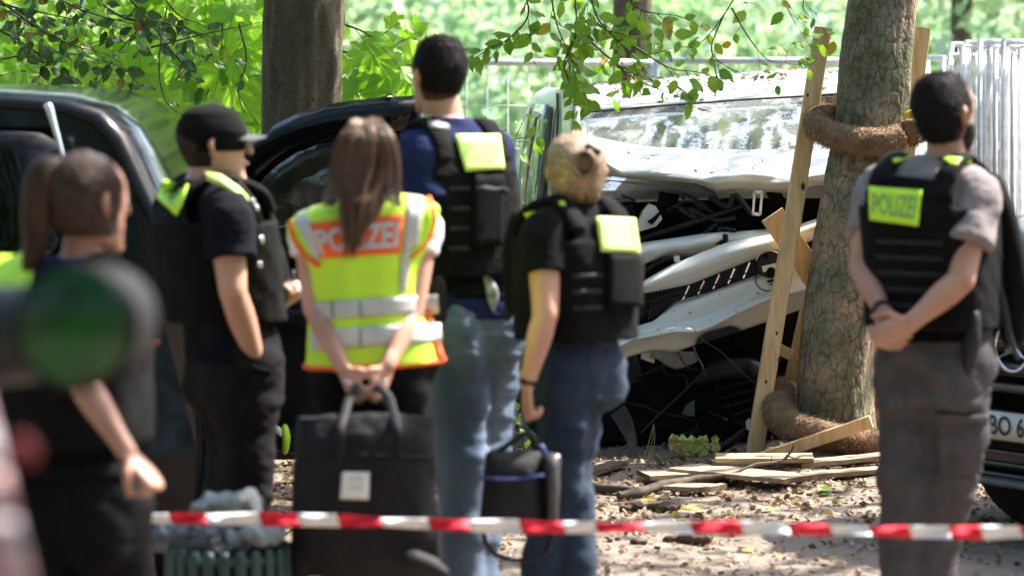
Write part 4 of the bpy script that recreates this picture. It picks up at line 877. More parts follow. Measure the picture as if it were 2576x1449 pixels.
# ---------------------------------------------------------------- ground litter, sticks, clods
rr = random.Random(12); m = MB(); m2 = MB()
for k in range(15000):
    Y = rr.uniform(9.8, 16.2) if rr.random() < .45 else rr.gauss(13.7, .9); x = rr.uniform(-.25, .165)*Y*1.1+.1
    if Y < 9.5 or Y > 17: continue
    s_ = rr.uniform(.005, .02)*(1.3 if rr.random() < .1 else 1); th = rr.random()*6.3; p = Vector((x, Y, gz(x, Y)+.006+rr.random()*.006))
    a = Vector((math.cos(th)*s_, math.sin(th)*s_, rr.uniform(-.15, .5)*s_)); b = Vector((-math.sin(th)*s_*.6, math.cos(th)*s_*.6, rr.uniform(0, .7)*s_)); m.add([p-a, p-b, p+a, p+b*1.1], [(0, 1, 2), (0, 2, 3)], 0, False)
tag(m.build('leaf_litter', M['litter']), 'dry leaf and wood chip litter over the sandy ground', 'leaf litter', kind='stuff')
m = MB()
for k in range(900):
    Y = rr.uniform(9.8, 14.6); x = rr.uniform(-.16, .17)*Y; s_ = rr.uniform(.004, .012)*(2 if rr.random() < .04 else 1); p = Vector((x, Y, gz(x, Y)+.004))
    m.add([p+Vector((s_, 0, 0)), p+Vector((0, s_, 0)), p-Vector((s_, 0, 0)), p-Vector((0, s_, 0)), p+Vector((s_*.3, s_*.2, s_*.9)), p+Vector((-s_*.4, -s_*.2, s_*.7))], [(0, 1, 4), (1, 2, 5, 4), (2, 3, 5), (3, 0, 4, 5)], 0, False)
tag(m.build('gravel', mat('grit', (.42, .36, .30), (.22, .18, .14), .9, 40)), 'grit and small stones on the sandy ground', 'gravel', kind='stuff')
def gp(px, py, up=.012): p = P(px, py, GY(py)); p.z = gz(p.x, p.y)+up; return p
yl = [((1712, 1289), 'yellow leaf in front of the dark clod by the jeans', .075), ((1500, 1187), 'orange leaf beside the jeans near the board piece', .06), ((1620, 1262), 'ochre leaf left of the larger clod', .06), ((1828, 1290), 'pale yellow leaf right of the larger clod', .07),
      ((1925, 1287), 'small yellow leaf midway to the grey trousers', .05), ((2120, 1265), 'fresh green leaf left of the grey trousers', .06), ((2010, 1262), 'cream leaf lying flat in the open ground', .07), ((1868, 1375), 'tiny orange leaf below the tape', .05), ((1700, 1300), 'ochre leaf touching the tape from behind', .05), ((2090, 1248), 'dark green leaf on a short twig', .08), ((1770, 1245), 'tan leaf in front of the cut-off board', .06), ((1590, 1245), 'brown leaf between the sticks', .05)]
for (x, y), lab, s_ in yl:
    me = rr.choice(LM['yel']) if 'green' not in lab else LM['mid'][0]; p = gp(x, y, .018)
    o = bpy.data.objects.new('fallen_leaf', me); COL.objects.link(o); o.matrix_world = Matrix.Translation(p) @ Matrix.Rotation(rr.random()*6, 4, 'Z') @ Matrix.Rotation(rr.uniform(-.5, .5), 4, 'X') @ Matrix.Scale(s_*1.3, 4); tag(o, lab, 'leaf', 'leaves lying on the ground')
def stick(label, pts, rad, name='fallen_stick'):
    m = MB(); q, r_ = spline([gp(x, y, u) for x, y, u in pts], rad, 6); q = [p+Vector((0, 0, .004*noise.noise(p*20))) for p in q]; r_ = [a*(1+.18*noise.noise(p*30)) for a, p in zip(r_, q)]; m.tube(q, r_, 9); return tag(m.build(name, M['stick']), label, 'stick')
stick('dark stick lying against the light jeans at the left', [(1465, 1230, .02), (1530, 1233, .025), (1590, 1236, .02)], [.02, .021, .016])
stick('knobbly branch lying in front of the board pile', [(1555, 1248, .022), (1600, 1244, .024), (1660, 1232, .03), (1750, 1220, .05), (1835, 1217, .05)], [.017, .021, .022, .018, .013])
s_ = stick('thin forked black twig lying over the boards', [(1828, 1218, .05), (1900, 1212, .08), (1965, 1208, .09), (1990, 1206, .13), (1998, 1206, .17)], [.007, .006, .006, .005, .003], 'forked_twig')
m = MB(); m.tube([gp(1978, 1207, .115), gp(2000, 1208, .10), gp(2015, 1210, .11)], [.004, .0035, .002], 6); m.tube([gp(1940, 1209, .085), gp(1942, 1208, .12)], [.003, .001], 5); m.build('side_twig', M['stick'], s_)
s2 = stick('thin green twig rising from the litter onto the trunk foot', [(2010, 1165, .01), (2040, 1150, .1), (2060, 1120, .17), (2110, 1100, .3)], [.004, .004, .0035, .002], 'mossy_twig')
stick('short dark stick on the ground with a green leaf', [(2030, 1248, .012), (2075, 1246, .016), (2120, 1247, .012)], [.006, .007, .004])
cl = mat('dark_clod_earth', (.045, .028, .018), (.085, .055, .035), .95, 30, .006, 60)
for lab, x, y, w_, h_ in (('larger dark clump of earth beyond the tape', 1650, 1290, .26, .045), ('dark clump of earth just behind the tape', 1728, 1362, .14, .04), ('small dark clod below the tape', 1610, 1372, .035, .02), ('tiny dark clod below the tape near the jeans', 1545, 1368, .05, .018), ('tiny dark clod in the front ground', 1650, 1385, .03, .012), ('flat dark clod right of the larger clump', 1785, 1372, .04, .012)):
    m = MB(); c = gp(x, y, 0); r_ = random.Random(int(x))
    for k in range(9 if w_ > .1 else 3):
        u = r_.uniform(-.5, .5)*w_; s_ = h_*r_.uniform(.4, .75); p = c+Vector((u, r_.uniform(-.03, .03), s_*.6)); m.limb([p-Vector((s_*.5, 0, 0)), p+Vector((s_*.5, 0, s_*.15))], [s_*.8, s_*.7], 8, 2)
    me = fuse(m, .004, 2); wrinkle(me, .005, (40, 40, 40), int(x), False); tag(mesh_obj(me, 'earth_clod', cl), lab, 'clod', 'dark clods on the ground')
lit = MB()
for k in range(60):
    x, y = rr.uniform(1690, 1808), 0; y = lerp(1100, 1142, rr.random()); p = P(x, y, 14.55); s_ = rr.uniform(.01, .03); th = rr.random()*6.3
    lit.add([p+Vector((math.cos(th)*s_, 0, math.sin(th)*s_)), p+Vector((math.cos(th+1.7)*s_, .01, math.sin(th+1.7)*s_)), p+Vector((math.cos(th+3.1)*s_, -.01, math.sin(th+3.1)*s_)), p+Vector((math.cos(th+4.6)*s_, 0, math.sin(th+4.6)*s_))], [(0, 1, 2), (0, 2, 3)], 0, False)
tag(lit.build('sunlit_patch_heap', [M['heap']]), 'bright heap of leaves glowing under the wrecked van', 'leaf heap', kind='stuff')  # stands in for a sunlit patch under the van

# ---------------------------------------------------------------- black estate car on the left, seen from behind
car = empty('black_car', (-1.9, 10.3, 0), 'glossy black car at left with its front door open', 'car')
BX = lambda Y: -.93-(Y-10.3)*.057
prof = [(.22, -.10), (.30, 0), (.55, .02), (.80, .01), (.98, -.02), (1.04, -.05), (1.25, -.15), (1.45, -.25), (1.56, -.31), (1.63, -.38), (1.665, -.50), (1.685, -.80), (1.69, -1.0)]
def sec(Y, k=1, dx=0):
    pts = [Vector((BX(Y)+o_*k+dx, Y, z)) for z, o_ in prof]; cx = BX(Y)-.97
    return pts+[Vector((2*cx-p.x, Y, p.z)) for p in pts[::-1][1:]]
secs = []
for Y, sh, sink in ((10.10, .10, .10), (10.16, .05, .03), (10.24, .02, .01), (10.34, 0, 0), (10.8, 0, 0), (11.6, 0, 0), (12.4, 0, 0), (13.1, 0, 0)):
    s_ = sec(Y); cx = BX(Y)-.97; secs.append([Vector((lerp(p.x, cx, sh), Y+(.25*max(0, p.z-1.0) if Y < 10.3 else .25*max(0, p.z-1.0)*max(0, 1-(Y-10.3)/1.0)), p.z-sink*(p.z > 1.3)*.4+(sink if p.z < .3 else 0))) for p in s_])
m = MB(); m.grid(secs, 0, .02); m.s = [True]*len(m.s); n_ = len(secs[0]); m.add(secs[0], [tuple(range(n_))], 0, False); body = m.build('body', M['black_paint'], car)
m = MB()   # bonnet ahead of the windscreen
hs = []
for Y, zt in ((13.1, 1.05), (13.6, 1.02), (14.2, .95), (14.7, .80)): hs.append([Vector((BX(Y)-.02, Y, .25)), Vector((BX(Y), Y, .6)), Vector((BX(Y)-.06, Y, zt-.08)), Vector((BX(Y)-.3, Y, zt)), Vector((BX(Y)-1.0, Y, zt+.03)), Vector((BX(Y)-1.9, Y, zt-.1))])
m.grid(hs, 0, .02); m.build('bonnet', M['black_paint'], car)
def cs(px_y, z, Y, lift=.006):
    o_ = float(np.interp(z, [p[0] for p in prof], [p[1] for p in prof])); return Vector((BX(Y)+o_+lift, Y+.25*max(0, z-1)*max(0, 1-(Y-10.3)/1.0), z))
for Ya, Yb in ((10.55, 11.25), (11.35, 12.15), (12.25, 13.0)):
    m = MB(); m.grid([[cs(0, z, lerp(Ya, Yb, k/4)) for z in (1.05, 1.15, 1.25, 1.35, 1.45, 1.55)] for k in range(5)]); m.build('side_window', M['side_glass'], car)
for Yc in (10.5, 11.3, 12.2):
    m = MB(); m.tube([cs(0, z, Yc, .012) for z in (1.04, 1.2, 1.35, 1.5, 1.6)], .012, 6); m.build('window_trim', M['blk_plastic'], car)
m = MB(); m.tube([cs(0, 1.03, Y, .014) for Y in np.arange(10.45, 13.1, .15)], .011, 6); m.build('waist_trim', M['chrome'], car)
for Yc in (10.9, 12.0):
    m = MB(); m.limb([cs(0, .93, Yc, .012), cs(0, .935, Yc+.08, .05), cs(0, .93, Yc+.2, .012)], [.014, .016, .014], 10, 4); m.build('door_handle', M['chrome'], car)
m = MB(); m.grid([[Vector((x, 10.335+.25*(z-1)-.22-.012, z)) for x in np.linspace(-2.6-.0, -1.40 if z < 1.4 else -1.46, 6)] for z in (1.06, 1.2, 1.35, 1.5, 1.58)], 0, .004); m.build('rear_window', M['side_glass'], car)
m = MB(); m.limb([P(385, 868, 10.16), P(397, 862, 10.16)], [.02, .02], 8, 2); m.build('tail_lamp', mat('red_lamp', (.35, .01, .01), None, .2, coat=1), car)
m = MB(); m.limb([P(122, 270, 10.02), P(140, 330, 10.0), P(158, 392, 9.98)], [.015, .010, .007], 10, 6); m.build('corner_highlight', M['chrome'], car)  # pale strip standing in for a highlight on the car's corner
for Yc in (11.0, 13.9):
    m = MB(); c = Vector((BX(Yc)-.02, Yc, .33)); m.tube([c+Vector((-.22, 0, 0)), c+Vector((-.02, 0, 0)), c+Vector((.0, 0, 0))], [.33, .33, .29], 36); wh = m.build('wheel', M['rubber'], car)
    m = MB(); m.tube([c+Vector((-.01, 0, 0)), c+Vector((.012, 0, 0))], [.22, .20], 24); m.build('rim', M['dull_metal'], wh)
# open front door
DY = lambda px: 12.95-(px-590)/480*.25
door_o = [(598, 440), (622, 405), (655, 374), (700, 340), (760, 310), (830, 288), (900, 277), (980, 270), (1064, 266)]
door_i = [(624, 452), (650, 420), (690, 386), (735, 358), (790, 338), (850, 326), (910, 322), (975, 322), (1015, 326)]
m = MB(); fr_ = []
for (ax, ay), (bx, by) in zip(door_o, door_i): fr_.append([P(ax, ay, DY(ax)), P(lerp(ax, bx, .3), lerp(ay, by, .3), DY(ax)-.035), P(lerp(ax, bx, .75), lerp(ay, by, .75), DY(bx)-.035), P(bx, by, DY(bx))])
m.grid(fr_[::-1], 0, .05); m.grid([[P(1012, 322, DY(1012)), P(1064, 266, DY(1064))], [P(1022, 500, DY(1022)), P(1072, 500, DY(1072))], [P(1030, 700, DY(1030)), P(1076, 700, DY(1076))]], 0, .05); door = m.build('door_frame', M['black_paint'], car)
gl = MB(); gl.grid([[P(x, float(np.interp(x, [p[0] for p in door_i], [p[1] for p in door_i]))-6, DY(x)+.02) for x in range(612, 1040, 20)], [P(x, 700, DY(x)+.02) for x in range(612, 1040, 20)]], 0, .004); gl.build('door_glass', M['clear_glass'], car)
rows = []
for v in range(9):
    py = 672+(1150-672)*v/8; row = []
    for k in range(13):
        x = 570+(1085-570)*k/12; row.append(P(x, py+6*math.sin(k*.5), DY(x)-.05-.05*math.sin(math.pi*v/8)))
    rows.append(row)
m = MB(); m.grid(rows[::-1], 0, .08); m.build('door_panel', M['blk_plastic'], car)
m = MB(); m.limb([P(640, 790, 12.8), P(760, 800, 12.72), P(860, 795, 12.7)], [.03, .035, .03], 10, 4, squash=(1, .6)); m.build('armrest', M['blk_plastic'], car)
m = MB(); m.limb([P(700, 1105, 12.8), P(800, 1112, 12.75), P(900, 1105, 12.7)], [.05, .06, .05], 10, 4, squash=(1, .5)); m.build('door_pocket', M['blk_plastic'], car)
m = MB(); m.limb([P(718, 1082, 12.66), P(720, 1102, 12.66), P(718, 1128, 12.70)], [.026, .030, .024], 10, 3, squash=(1, .6)); o = m.build('safety_vest', M['lime']); tag(o, 'rolled lime safety vest stuffed in the open door pocket', 'safety vest')
m = MB(); m.limb([P(692, 1072, 12.64), P(700, 1082, 12.64), P(706, 1094, 12.64)], [.008, .014, .006], 8, 3, squash=(1, .5)); m.build('care_tag', M['white'], o)

# ---------------------------------------------------------------- dark van at the right edge
ang = R(55); n_f = Vector((-math.sin(ang), -math.cos(ang), 0)); u_f = Vector((math.cos(ang), -math.sin(ang), 0)); O_f = Vector((1.894, 11.76, 0))
mv = empty('parked_van', O_f, 'dark green black van front at the right edge behind the grey shirted man', 'van')
def fp(s_, z, back=0): return O_f+u_f*s_-n_f*(back+.35*(abs(s_)/.95)**4)+Vector((0, 0, z))
rws = []
for z, bk in ((.20, .16), (.235, .02), (.30, 0), (.42, .02), (.62, .02), (.80, .03), (.95, .06), (1.04, .12), (1.10, .22), (1.18, .6), (1.24, .95), (1.5, 1.25), (1.88, 1.7), (1.93, 2.2), (1.93, 4.6)):
    rws.append([fp(s_, z, bk) for s_ in np.linspace(-.95, .95, 25)])
m = MB(); m.grid(rws, 0, .02)
for sg in (-.95, .95):
    m.add([fp(sg, z, b) for z, b in ((.3, 0), (.3, 4.6), (1.93, 4.6), (1.93, 2.2), (1.24, .95), (1.04, .12))], [tuple(range(6))], 0, False)
m.build('body', M['black_paint'], mv)
m = MB(); m.grid([[fp(s_, z, b-.012) for s_ in np.linspace(-.82, .82, 13)] for z, b in ((1.26, .97), (1.5, 1.24), (1.84, 1.64))]); m.build('windscreen', M['side_glass'], mv)
m = MB(); m.grid([[fp(s_, z, b) for s_ in np.linspace(-.55, .55, 13)] for z, b in ((.60, 0), (.70, 0), (.84, .01), (.93, .03))], 0, .01); m.build('grille_backing', M['void'], mv)
gmat = mat('dark_grille_plastic', (.10, .11, .115), (.07, .075, .08), .35, 20)
for z, h_ in ((.585, .028), (.655, .042), (.745, .042), (.845, .042)):
    m = MB(); m.grid([[fp(s_, z-h_/2, -.03) for s_ in np.linspace(-.56, .56, 15)], [fp(s_, z+h_/2, -.045) for s_ in np.linspace(-.56, .56, 15)], [fp(s_, z+h_/2+.006, -.01) for s_ in np.linspace(-.56, .56, 15)]], 0, .008); gs = m.build('grille_slat', gmat, mv)
    if h_ > .03:
        m = MB()
        for i in range(-36, 37):
            for j in (0, 1): c = fp(i*.015+(j*.0075), z-.010+j*.016, -.043-.0045*j); m.tube([c, c+n_f*.002], .0042, 6, smooth=False)
        tag(m.build('grille_perforation', M['void'], gs), kind='stuff')
sc_ = fp(0, .742, -.06); m = MB()
def ring(cn, r_, rad, n=36): return [cn+u_f*math.cos(2*math.pi*k/n)*r_+Vector((0, 0, math.sin(2*math.pi*k/n)*r_)) for k in range(n+1)]
m.tube(ring(sc_, .087, 0), .0075, 10)
for k in range(3):
    t = R(90+120*k); tip = sc_+u_f*math.cos(t)*.082+Vector((0, 0, math.sin(t)*.082)); s1 = u_f*-math.sin(t)+Vector((0, 0, math.cos(t)))
    m.add([sc_+n_f*.014, sc_+s1*.016+u_f*math.cos(t)*.010+Vector((0, 0, math.sin(t)*.010)), tip, sc_-s1*.016+u_f*math.cos(t)*.010+Vector((0, 0, math.sin(t)*.010))], [(0, 1, 2), (0, 2, 3)], 0, False)
m.build('star_emblem', M['chrome'], mv)
pl_ = MB(); pz = (.500, .392)
pl_.grid([[fp(s_, z, -.035) for s_ in np.linspace(-.26, .26, 5)] for z in (pz[1], pz[0])], 0, .006); plate = pl_.build('licence_plate', M['paper'], mv)
pb = MB(); pb.tube([fp(-.262, pz[1]-.002, -.037), fp(.262, pz[1]-.002, -.037), fp(.262, pz[0]+.002, -.037), fp(-.262, pz[0]+.002, -.037), fp(-.262, pz[1]-.002, -.037)], .003, 6); pb.build('plate_frame', M['blk_plastic'], plate)
text_flat('lettering', 'BO 6', fp(-.143, pz[1]+.018, -.0415), u_f*.185, Vector((0, 0, .075)), M['ink'], plate, .015)
m = MB(); cs_ = fp(-.172, pz[1]+.035, -.042); m.tube([cs_, cs_+n_f*.002], .016, 14, smooth=False); m.build('seal', M['ink_grey'], plate)
for z in (.26, .30, .345):
    m = MB(); m.tube([fp(s_, z, -.012) for s_ in np.linspace(-.7, .7, 15)], .006, 6, squash=(1, 1.5)); m.build('lower_slat', gmat, mv)
m = MB(); m.grid([[fp(s_, z, b) for s_ in np.linspace(-.9, .9, 21)] for z, b in ((.215, -.02), (.222, -.05), (.24, -.052), (.252, -.02))], 0, .01); m.build('bumper_lip', gmat, mv)
m = MB(); wc = P(2650, 1120, 12.25); m.tube([wc+Vector((.1, .2, 0)), wc+Vector((0, 0, 0)), wc+Vector((-.02, -.03, 0))], [.335, .335, .30], 40); m.build('wheel', M['rubber'], mv)
for sg in (-1, 1):
    m = MB(); m.grid([[fp(sg*s_, z, b) for s_ in np.linspace(.60, .88, 6)] for z, b in ((.78, -.01), (.88, .03), (.96, .07))], 0, .01); m.build('headlight', M['clear_glass'], mv)

# ---------------------------------------------------------------- people
def pt(j, Yp): return P(j[0], j[1], Yp+(j[2] if len(j) > 2 else 0))
HEAD = [(-.002, .012, .018, .062), (.006, .030, .034, .050), (.022, .046, .056, .032), (.045, .056, .073, .014), (.075, .064, .083, .004), (.105, .070, .090, -.001), (.135, .075, .0965, -.003), (.165, .076, .097, -.006), (.19, .070, .088, -.008), (.212, .056, .070, -.008), (.228, .036, .044, -.008), (.236, .010, .012, -.008)]
def xf(mb, dst, c, yaw, pitch, sc, roll=0):
    Mx = Matrix.Rotation(-yaw, 3, 'Z') @ Matrix.Rotation(pitch, 3, 'X') @ Matrix.Rotation(roll, 3, 'Y'); b = len(dst.v)
    dst.v += [tuple(Vector(c)+Mx @ ((Vector(v)-Vector((0, 0, .13)))*sc)) for v in mb.v]
    dst.f += [tuple(i+b for i in f) for f in mb.f]; dst.m += mb.m; dst.s += mb.s
def head_mb(male=True):
    h = MB(); h.loft([((0, yo, z), a, b, 0) for z, a, b, yo in HEAD], 32, ex=2.15)
    h.limb([(0, .088, .135), (0, .104, .112), (0, .108, .098)], [.007, .010, .012], 10, 3)      # nose
    h.limb([(-.034, .078, .140), (0, .090, .142), (.034, .078, .140)], [.010, .011, .010], 8, 3)     # brow
    h.limb([(-.02, .082, .062), (0, .092, .062), (.02, .082, .062)], [.006, .009, .006], 8, 3)       # lips
    h.limb([(-.018, .062, .012), (0, .076, .012), (.018, .062, .012)], [.018, .020, .018], 8, 3)      # chin
    for s_ in (-1, 1): h.limb([(s_*.077, -.012, .145), (s_*.086, -.022, .128), (s_*.081, -.010, .094)], [.010, .015, .008], 10, 4, squash=(1, .55), up=Vector((s_, 0, 0)))
    return h
def hand(mb, w_, d, n, s_, curl=(.6, .7, .8, .9), th=.5, sc=1.0):
    # wrist point, pointing direction, palm normal, thumb side
    d = Vector(d).normalized(); n = Vector(n); n = (n-d*n.dot(d)).normalized(); s_ = Vector(s_); s_ = (s_-d*s_.dot(d)-n*s_.dot(n)).normalized()
    mb.limb([w_-d*.02, w_+d*.03*sc, w_+d*.065*sc, w_+d*.092*sc], [.026*sc, .037*sc, .041*sc, .036*sc], 14, 3, squash=(.36, 1), up=n)
    for k, (off, ln) in enumerate(((.030, .070), (.0105, .078), (-.009, .073), (-.027, .058))):
        p = w_+d*(.088-.004*abs(k-1))*sc+s_*off*sc; a = curl[k]*.55; pts = [p-d*.015*sc, p]
        for q, seg in enumerate((.42, .32, .26)):
            dd = d*math.cos(a)+n*math.sin(a)+s_*.05*(1.5-k)*(1 if q == 0 else .3); pts.append(pts[-1]+dd.normalized()*ln*seg*sc); a += curl[k]*(1.0 if q == 0 else .7)
        mb.limb(pts, [.0095*sc, .0098*sc, .0090*sc, .0085*sc, .0072*sc], 9, 2)
    p = w_+d*.022*sc+s_*.024*sc; d1 = (d*.55+s_*.75+n*.35).normalized(); d2 = (d*.9+s_*(.45-th*.6)+n*th).normalized()
    mb.limb([p-s_*.01, p+d1*.036*sc, p+d1*.036*sc+d2*.030*sc, p+d1*.036*sc+d2*.054*sc], [.014*sc, .0125*sc, .0105*sc, .0085*sc], 9, 2)
BODY = {'m': [(.150, .105), (.170, .118), (.148, .105), (.162, .118), (.172, .118), (.150, .085), (.066, .064)],
        'f': [(.150, .108), (.172, .120), (.128, .095), (.145, .110), (.150, .105), (.128, .078), (.054, .054)]}
def torso(mb, path, Yp, yaw, dims, inf=0, lv=(0, 6), ex=2.3, infb=None):
    infb = inf if infb is None else infb
    ctr = [pt(p, Yp) for p in path]; rg = []
    for i in range(lv[0], lv[1]+1): a, b = dims[i]; rg.append((ctr[i], a+inf, b+infb, yaw, ex))
    out = []
    for i in range(len(rg)-1):
        for k in range(5):
            t = k/5; s_ = t*t*(3-2*t); out.append((rg[i][0].lerp(rg[i+1][0], t), lerp(rg[i][1], rg[i+1][1], s_), lerp(rg[i][2], rg[i+1][2], s_), yaw, ex))
    out.append(rg[-1]); mb.loft(out, 40)
def person(label, Yp, sex, yaw, path, head, arms, legs, skin, hands, ground=None, hsc=1.0, bw=1.0, group='police officers watching the wreck', armr=1.0):
    yaw = R(yaw); dims = [(x*bw, y*bw) for x, y in BODY[sex]]; root = empty('person', Vector((pt(path[1], Yp).x, Yp, 0)), label, 'person', group)
    info = dict(root=root, Yp=Yp, sex=sex, yaw=yaw, path=path, dims=dims, arms=arms, legs=legs, head=head, hsc=hsc, armr=armr)
    mb = MB(); torso(mb, path, Yp, yaw, dims)
    hc = P(head[0], head[1], Yp+(head[4] if len(head) > 4 else 0)); info['hc'] = hc
    xf(head_mb(), mb, hc, R(head[2]), R(head[3]), hsc)
    mb.limb([pt(path[6], Yp)+Vector((0, 0, -.03)), pt(path[6], Yp).lerp(hc, .35), hc+Vector((0, 0, -.04))], [.062 if sex == 'm' else .050, .058 if sex == 'm' else .046, .055 if sex == 'm' else .045], 18, 4)
    for a in arms:
        s_, e, w_, t_ = [pt(j, Yp) for j in a]; k = armr*(1 if sex == 'm' else .84)
        c = pt(path[5], Yp).lerp(s_, .45)
        mb.limb([c, s_, s_.lerp(e, .35), e], [.055*k, .058*k, .050*k, .041*k], 18, 5)
        mb.limb([e, e.lerp(w_, .3), w_.lerp(e, .12), w_], [.041*k, .043*k, .029*k, .027*k], 16, 5, squash=(1, .92))
    for a, hp in zip(arms, hands):
        if hp is None: continue
        w_, t_ = pt(a[2], Yp), pt(a[3], Yp); hand(mb, w_, t_-w_, hp[0], hp[1], hp[2], hp[3], (.98 if sex == 'm' else .88))
    for l in legs:
        pts = [pt(j, Yp) for j in l]; mb.limb([pts[0].lerp(pts[1], -.15)]+pts[1:], [x*min(bw, .95) for x in (.070, .055, .048, .038, .036)][:len(pts)], 16, 5)
        a = pts[-1]; fw = Vector((math.sin(yaw), math.cos(yaw), 0)); az = max(a.z, .06); mb.limb([Vector((a.x, a.y, az))-fw*.04, Vector((a.x, a.y, .045))+fw*.06, Vector((a.x, a.y, .035))+fw*.17], [.036, .036, .026], 12, 4)
    me = fuse(mb, .0052, 2); o = mesh_obj(me, 'body', skin, root); info['body'] = o
    return info
def short_hair(I, m_, inf=.012, low=.055, back=.016, wr=.003, fade=True, nm='hair'):
    h = MB(); rg = []
    for z, a, b, yo in HEAD:
        if z < low-.02: continue
        k = min(1, max(0, (z-low)/.06)) if fade else 1; f_ = .003+inf*k; rg.append(((0, yo-back-.012*(1-k), z+((1.0 if fade else .4)*inf if z > .2 else 0)), a+f_*(1 if not fade else .35)-.004*(1-k), b+f_*(1 if not fade else .6)-.008-.01*(1-k), 0))
    rg.append(((0, -.02, .236+inf), .012, .014, 0)); h.loft(rg, 32, ex=2.2); d = MB(); xf(h, d, I['hc'], R(I['head'][2]), R(I['head'][3]), I['hsc'])
    me = fuse(d, .005, 2); wrinkle(me, wr, (28, 28, 14), 5, False); wrinkle(me, wr*.5, (110, 110, 50), 6, False); return mesh_obj(me, nm, m_, I['root'])
def fuzz(I, o, m_, n, ln, flow, seed, w=.0009, lift=.004, zmin=None):
    me = o.data; off = orig(o); r_ = random.Random(seed); P_ = me.polygons; mb = MB(); N = len(P_)
    for _ in range(n):
        p = P_[r_.randrange(N)]; c = p.center+off; nn = p.normal; f = flow(c).normalized() if callable(flow) else flow
        f = (f-nn*f.dot(nn)+Vector((r_.gauss(0, .12), r_.gauss(0, .12), r_.gauss(0, .12)))).normalized(); s_ = f.cross(nn).normalized()*w; L_ = ln*r_.uniform(.5, 1.3)
        a = c-nn*.001; b_ = c+f*L_*.5+nn*lift*.8; e = c+f*L_+nn*lift*r_.uniform(.1, 1.1); mb.add([a-s_, a+s_, b_+s_*.7, b_-s_*.7, e], [(0, 1, 2, 3), (3, 2, 4)], 0, False)
    t = mb.build('loose_hair', m_, I['root']); return tag(t, kind='stuff')
def combed(I, o, m_, n, target, r0, seed, down=None, lift=.0015):
    b = bvh_of(o); P_ = o.data.polygons; off = orig(o); r_ = random.Random(seed); cen = I['hc']; mb = MB()
    for _ in range(n):
        s0 = P_[r_.randrange(len(P_))].center+off; tg = target+Vector((r_.gauss(0, .012), r_.gauss(0, .012), r_.gauss(0, .012))); pts = []
        for k in range(6):
            q = s0.lerp(tg, k/5); dd = (q-cen).normalized(); h = b.ray_cast(cen, dd); pts.append(h[0]+dd*(lift+r_.random()*.0015) if h[0] is not None else q)
        mb.tube(pts, [r0*.6, r0, r0, r0, r0*.9, r0*.5], 4)
    t = mb.build('combed_strands', m_, I['root']); return tag(t, kind='stuff')
def head_pt(I, v):
    Mx = Matrix.Rotation(-R(I['head'][2]), 3, 'Z') @ Matrix.Rotation(R(I['head'][3]), 3, 'X'); return I['hc']+Mx @ ((Vector(v)-Vector((0, 0, .13)))*I['hsc'])
def strands(name, m_, root, lines, n, r0, jit, seed, sub=None):
    r_ = random.Random(seed); mb = MB()
    for k in range(n):
        ln = r_.choice(lines); off = [Vector((r_.gauss(0, 1), r_.gauss(0, 1), r_.gauss(0, .4)))*jit for _ in range(2)]
        pts = [Vector(p)+off[0].lerp(off[1], i/(len(ln)-1)) for i, p in enumerate(ln)]; q, rr_ = spline(pts, [r0*(1-.8*i/(len(pts)-1)) for i in range(len(pts))], 3); mb.tube(q, rr_, 4)
    o = mb.build(name, m_, root); return o
def face_bits(I):
    for s_ in (-1, 1):
        m = MB(); c = head_pt(I, (s_*.031, .074, .125)); m.limb([c-Vector((.002, 0, 0)), c+Vector((.002, 0, 0))], [.010, .010], 10, 2); m.build('eye', M['tee_white'], I['root'])
    m = MB(); m.limb([head_pt(I, (-.02, .088, .062)), head_pt(I, (0, .098, .061)), head_pt(I, (.02, .088, .062))], [.002, .004, .002], 8, 3); m.build('mouth', mat('lip_tone', (.35, .13, .11)), I['root'])
def sleeves(mb, I, frac, inf=.014, only=None):
    k = I['armr']*(1 if I['sex'] == 'm' else .84)
    for i, a in enumerate(I['arms']):
        if only is not None and i not in only: continue
        s_, e = pt(a[0], I['Yp']), pt(a[1], I['Yp']); c = pt(I['path'][5], I['Yp']).lerp(s_, .4); en = s_.lerp(e, frac); t = (e-s_).normalized()
        pts = [c, s_+Vector((0, 0, .004)), s_.lerp(e, frac*.5), en]; q, r_ = spline(pts, [.060*k+inf*.6, .060*k+inf, .055*k+inf*1.25, .052*k+inf*1.5], 5); mb.tube(q, r_, 22)
def shirt(I, m_, frac=.62, inf=.016, only=None, wr=.004, name='tshirt', lv=(1, 6)):
    mb = MB(); d = [list(x) for x in I['dims']]; torso(mb, I['path'], I['Yp'], I['yaw'], d, inf, lv); sleeves(mb, I, frac, inf, only)
    me = fuse(mb, .007, 3); wrinkle(me, wr, (9, 9, 13), 11+int(I['path'][0][0])); wrinkle(me, wr*.35, (30, 30, 40), 12); return mesh_obj(me, name, m_, I['root'])
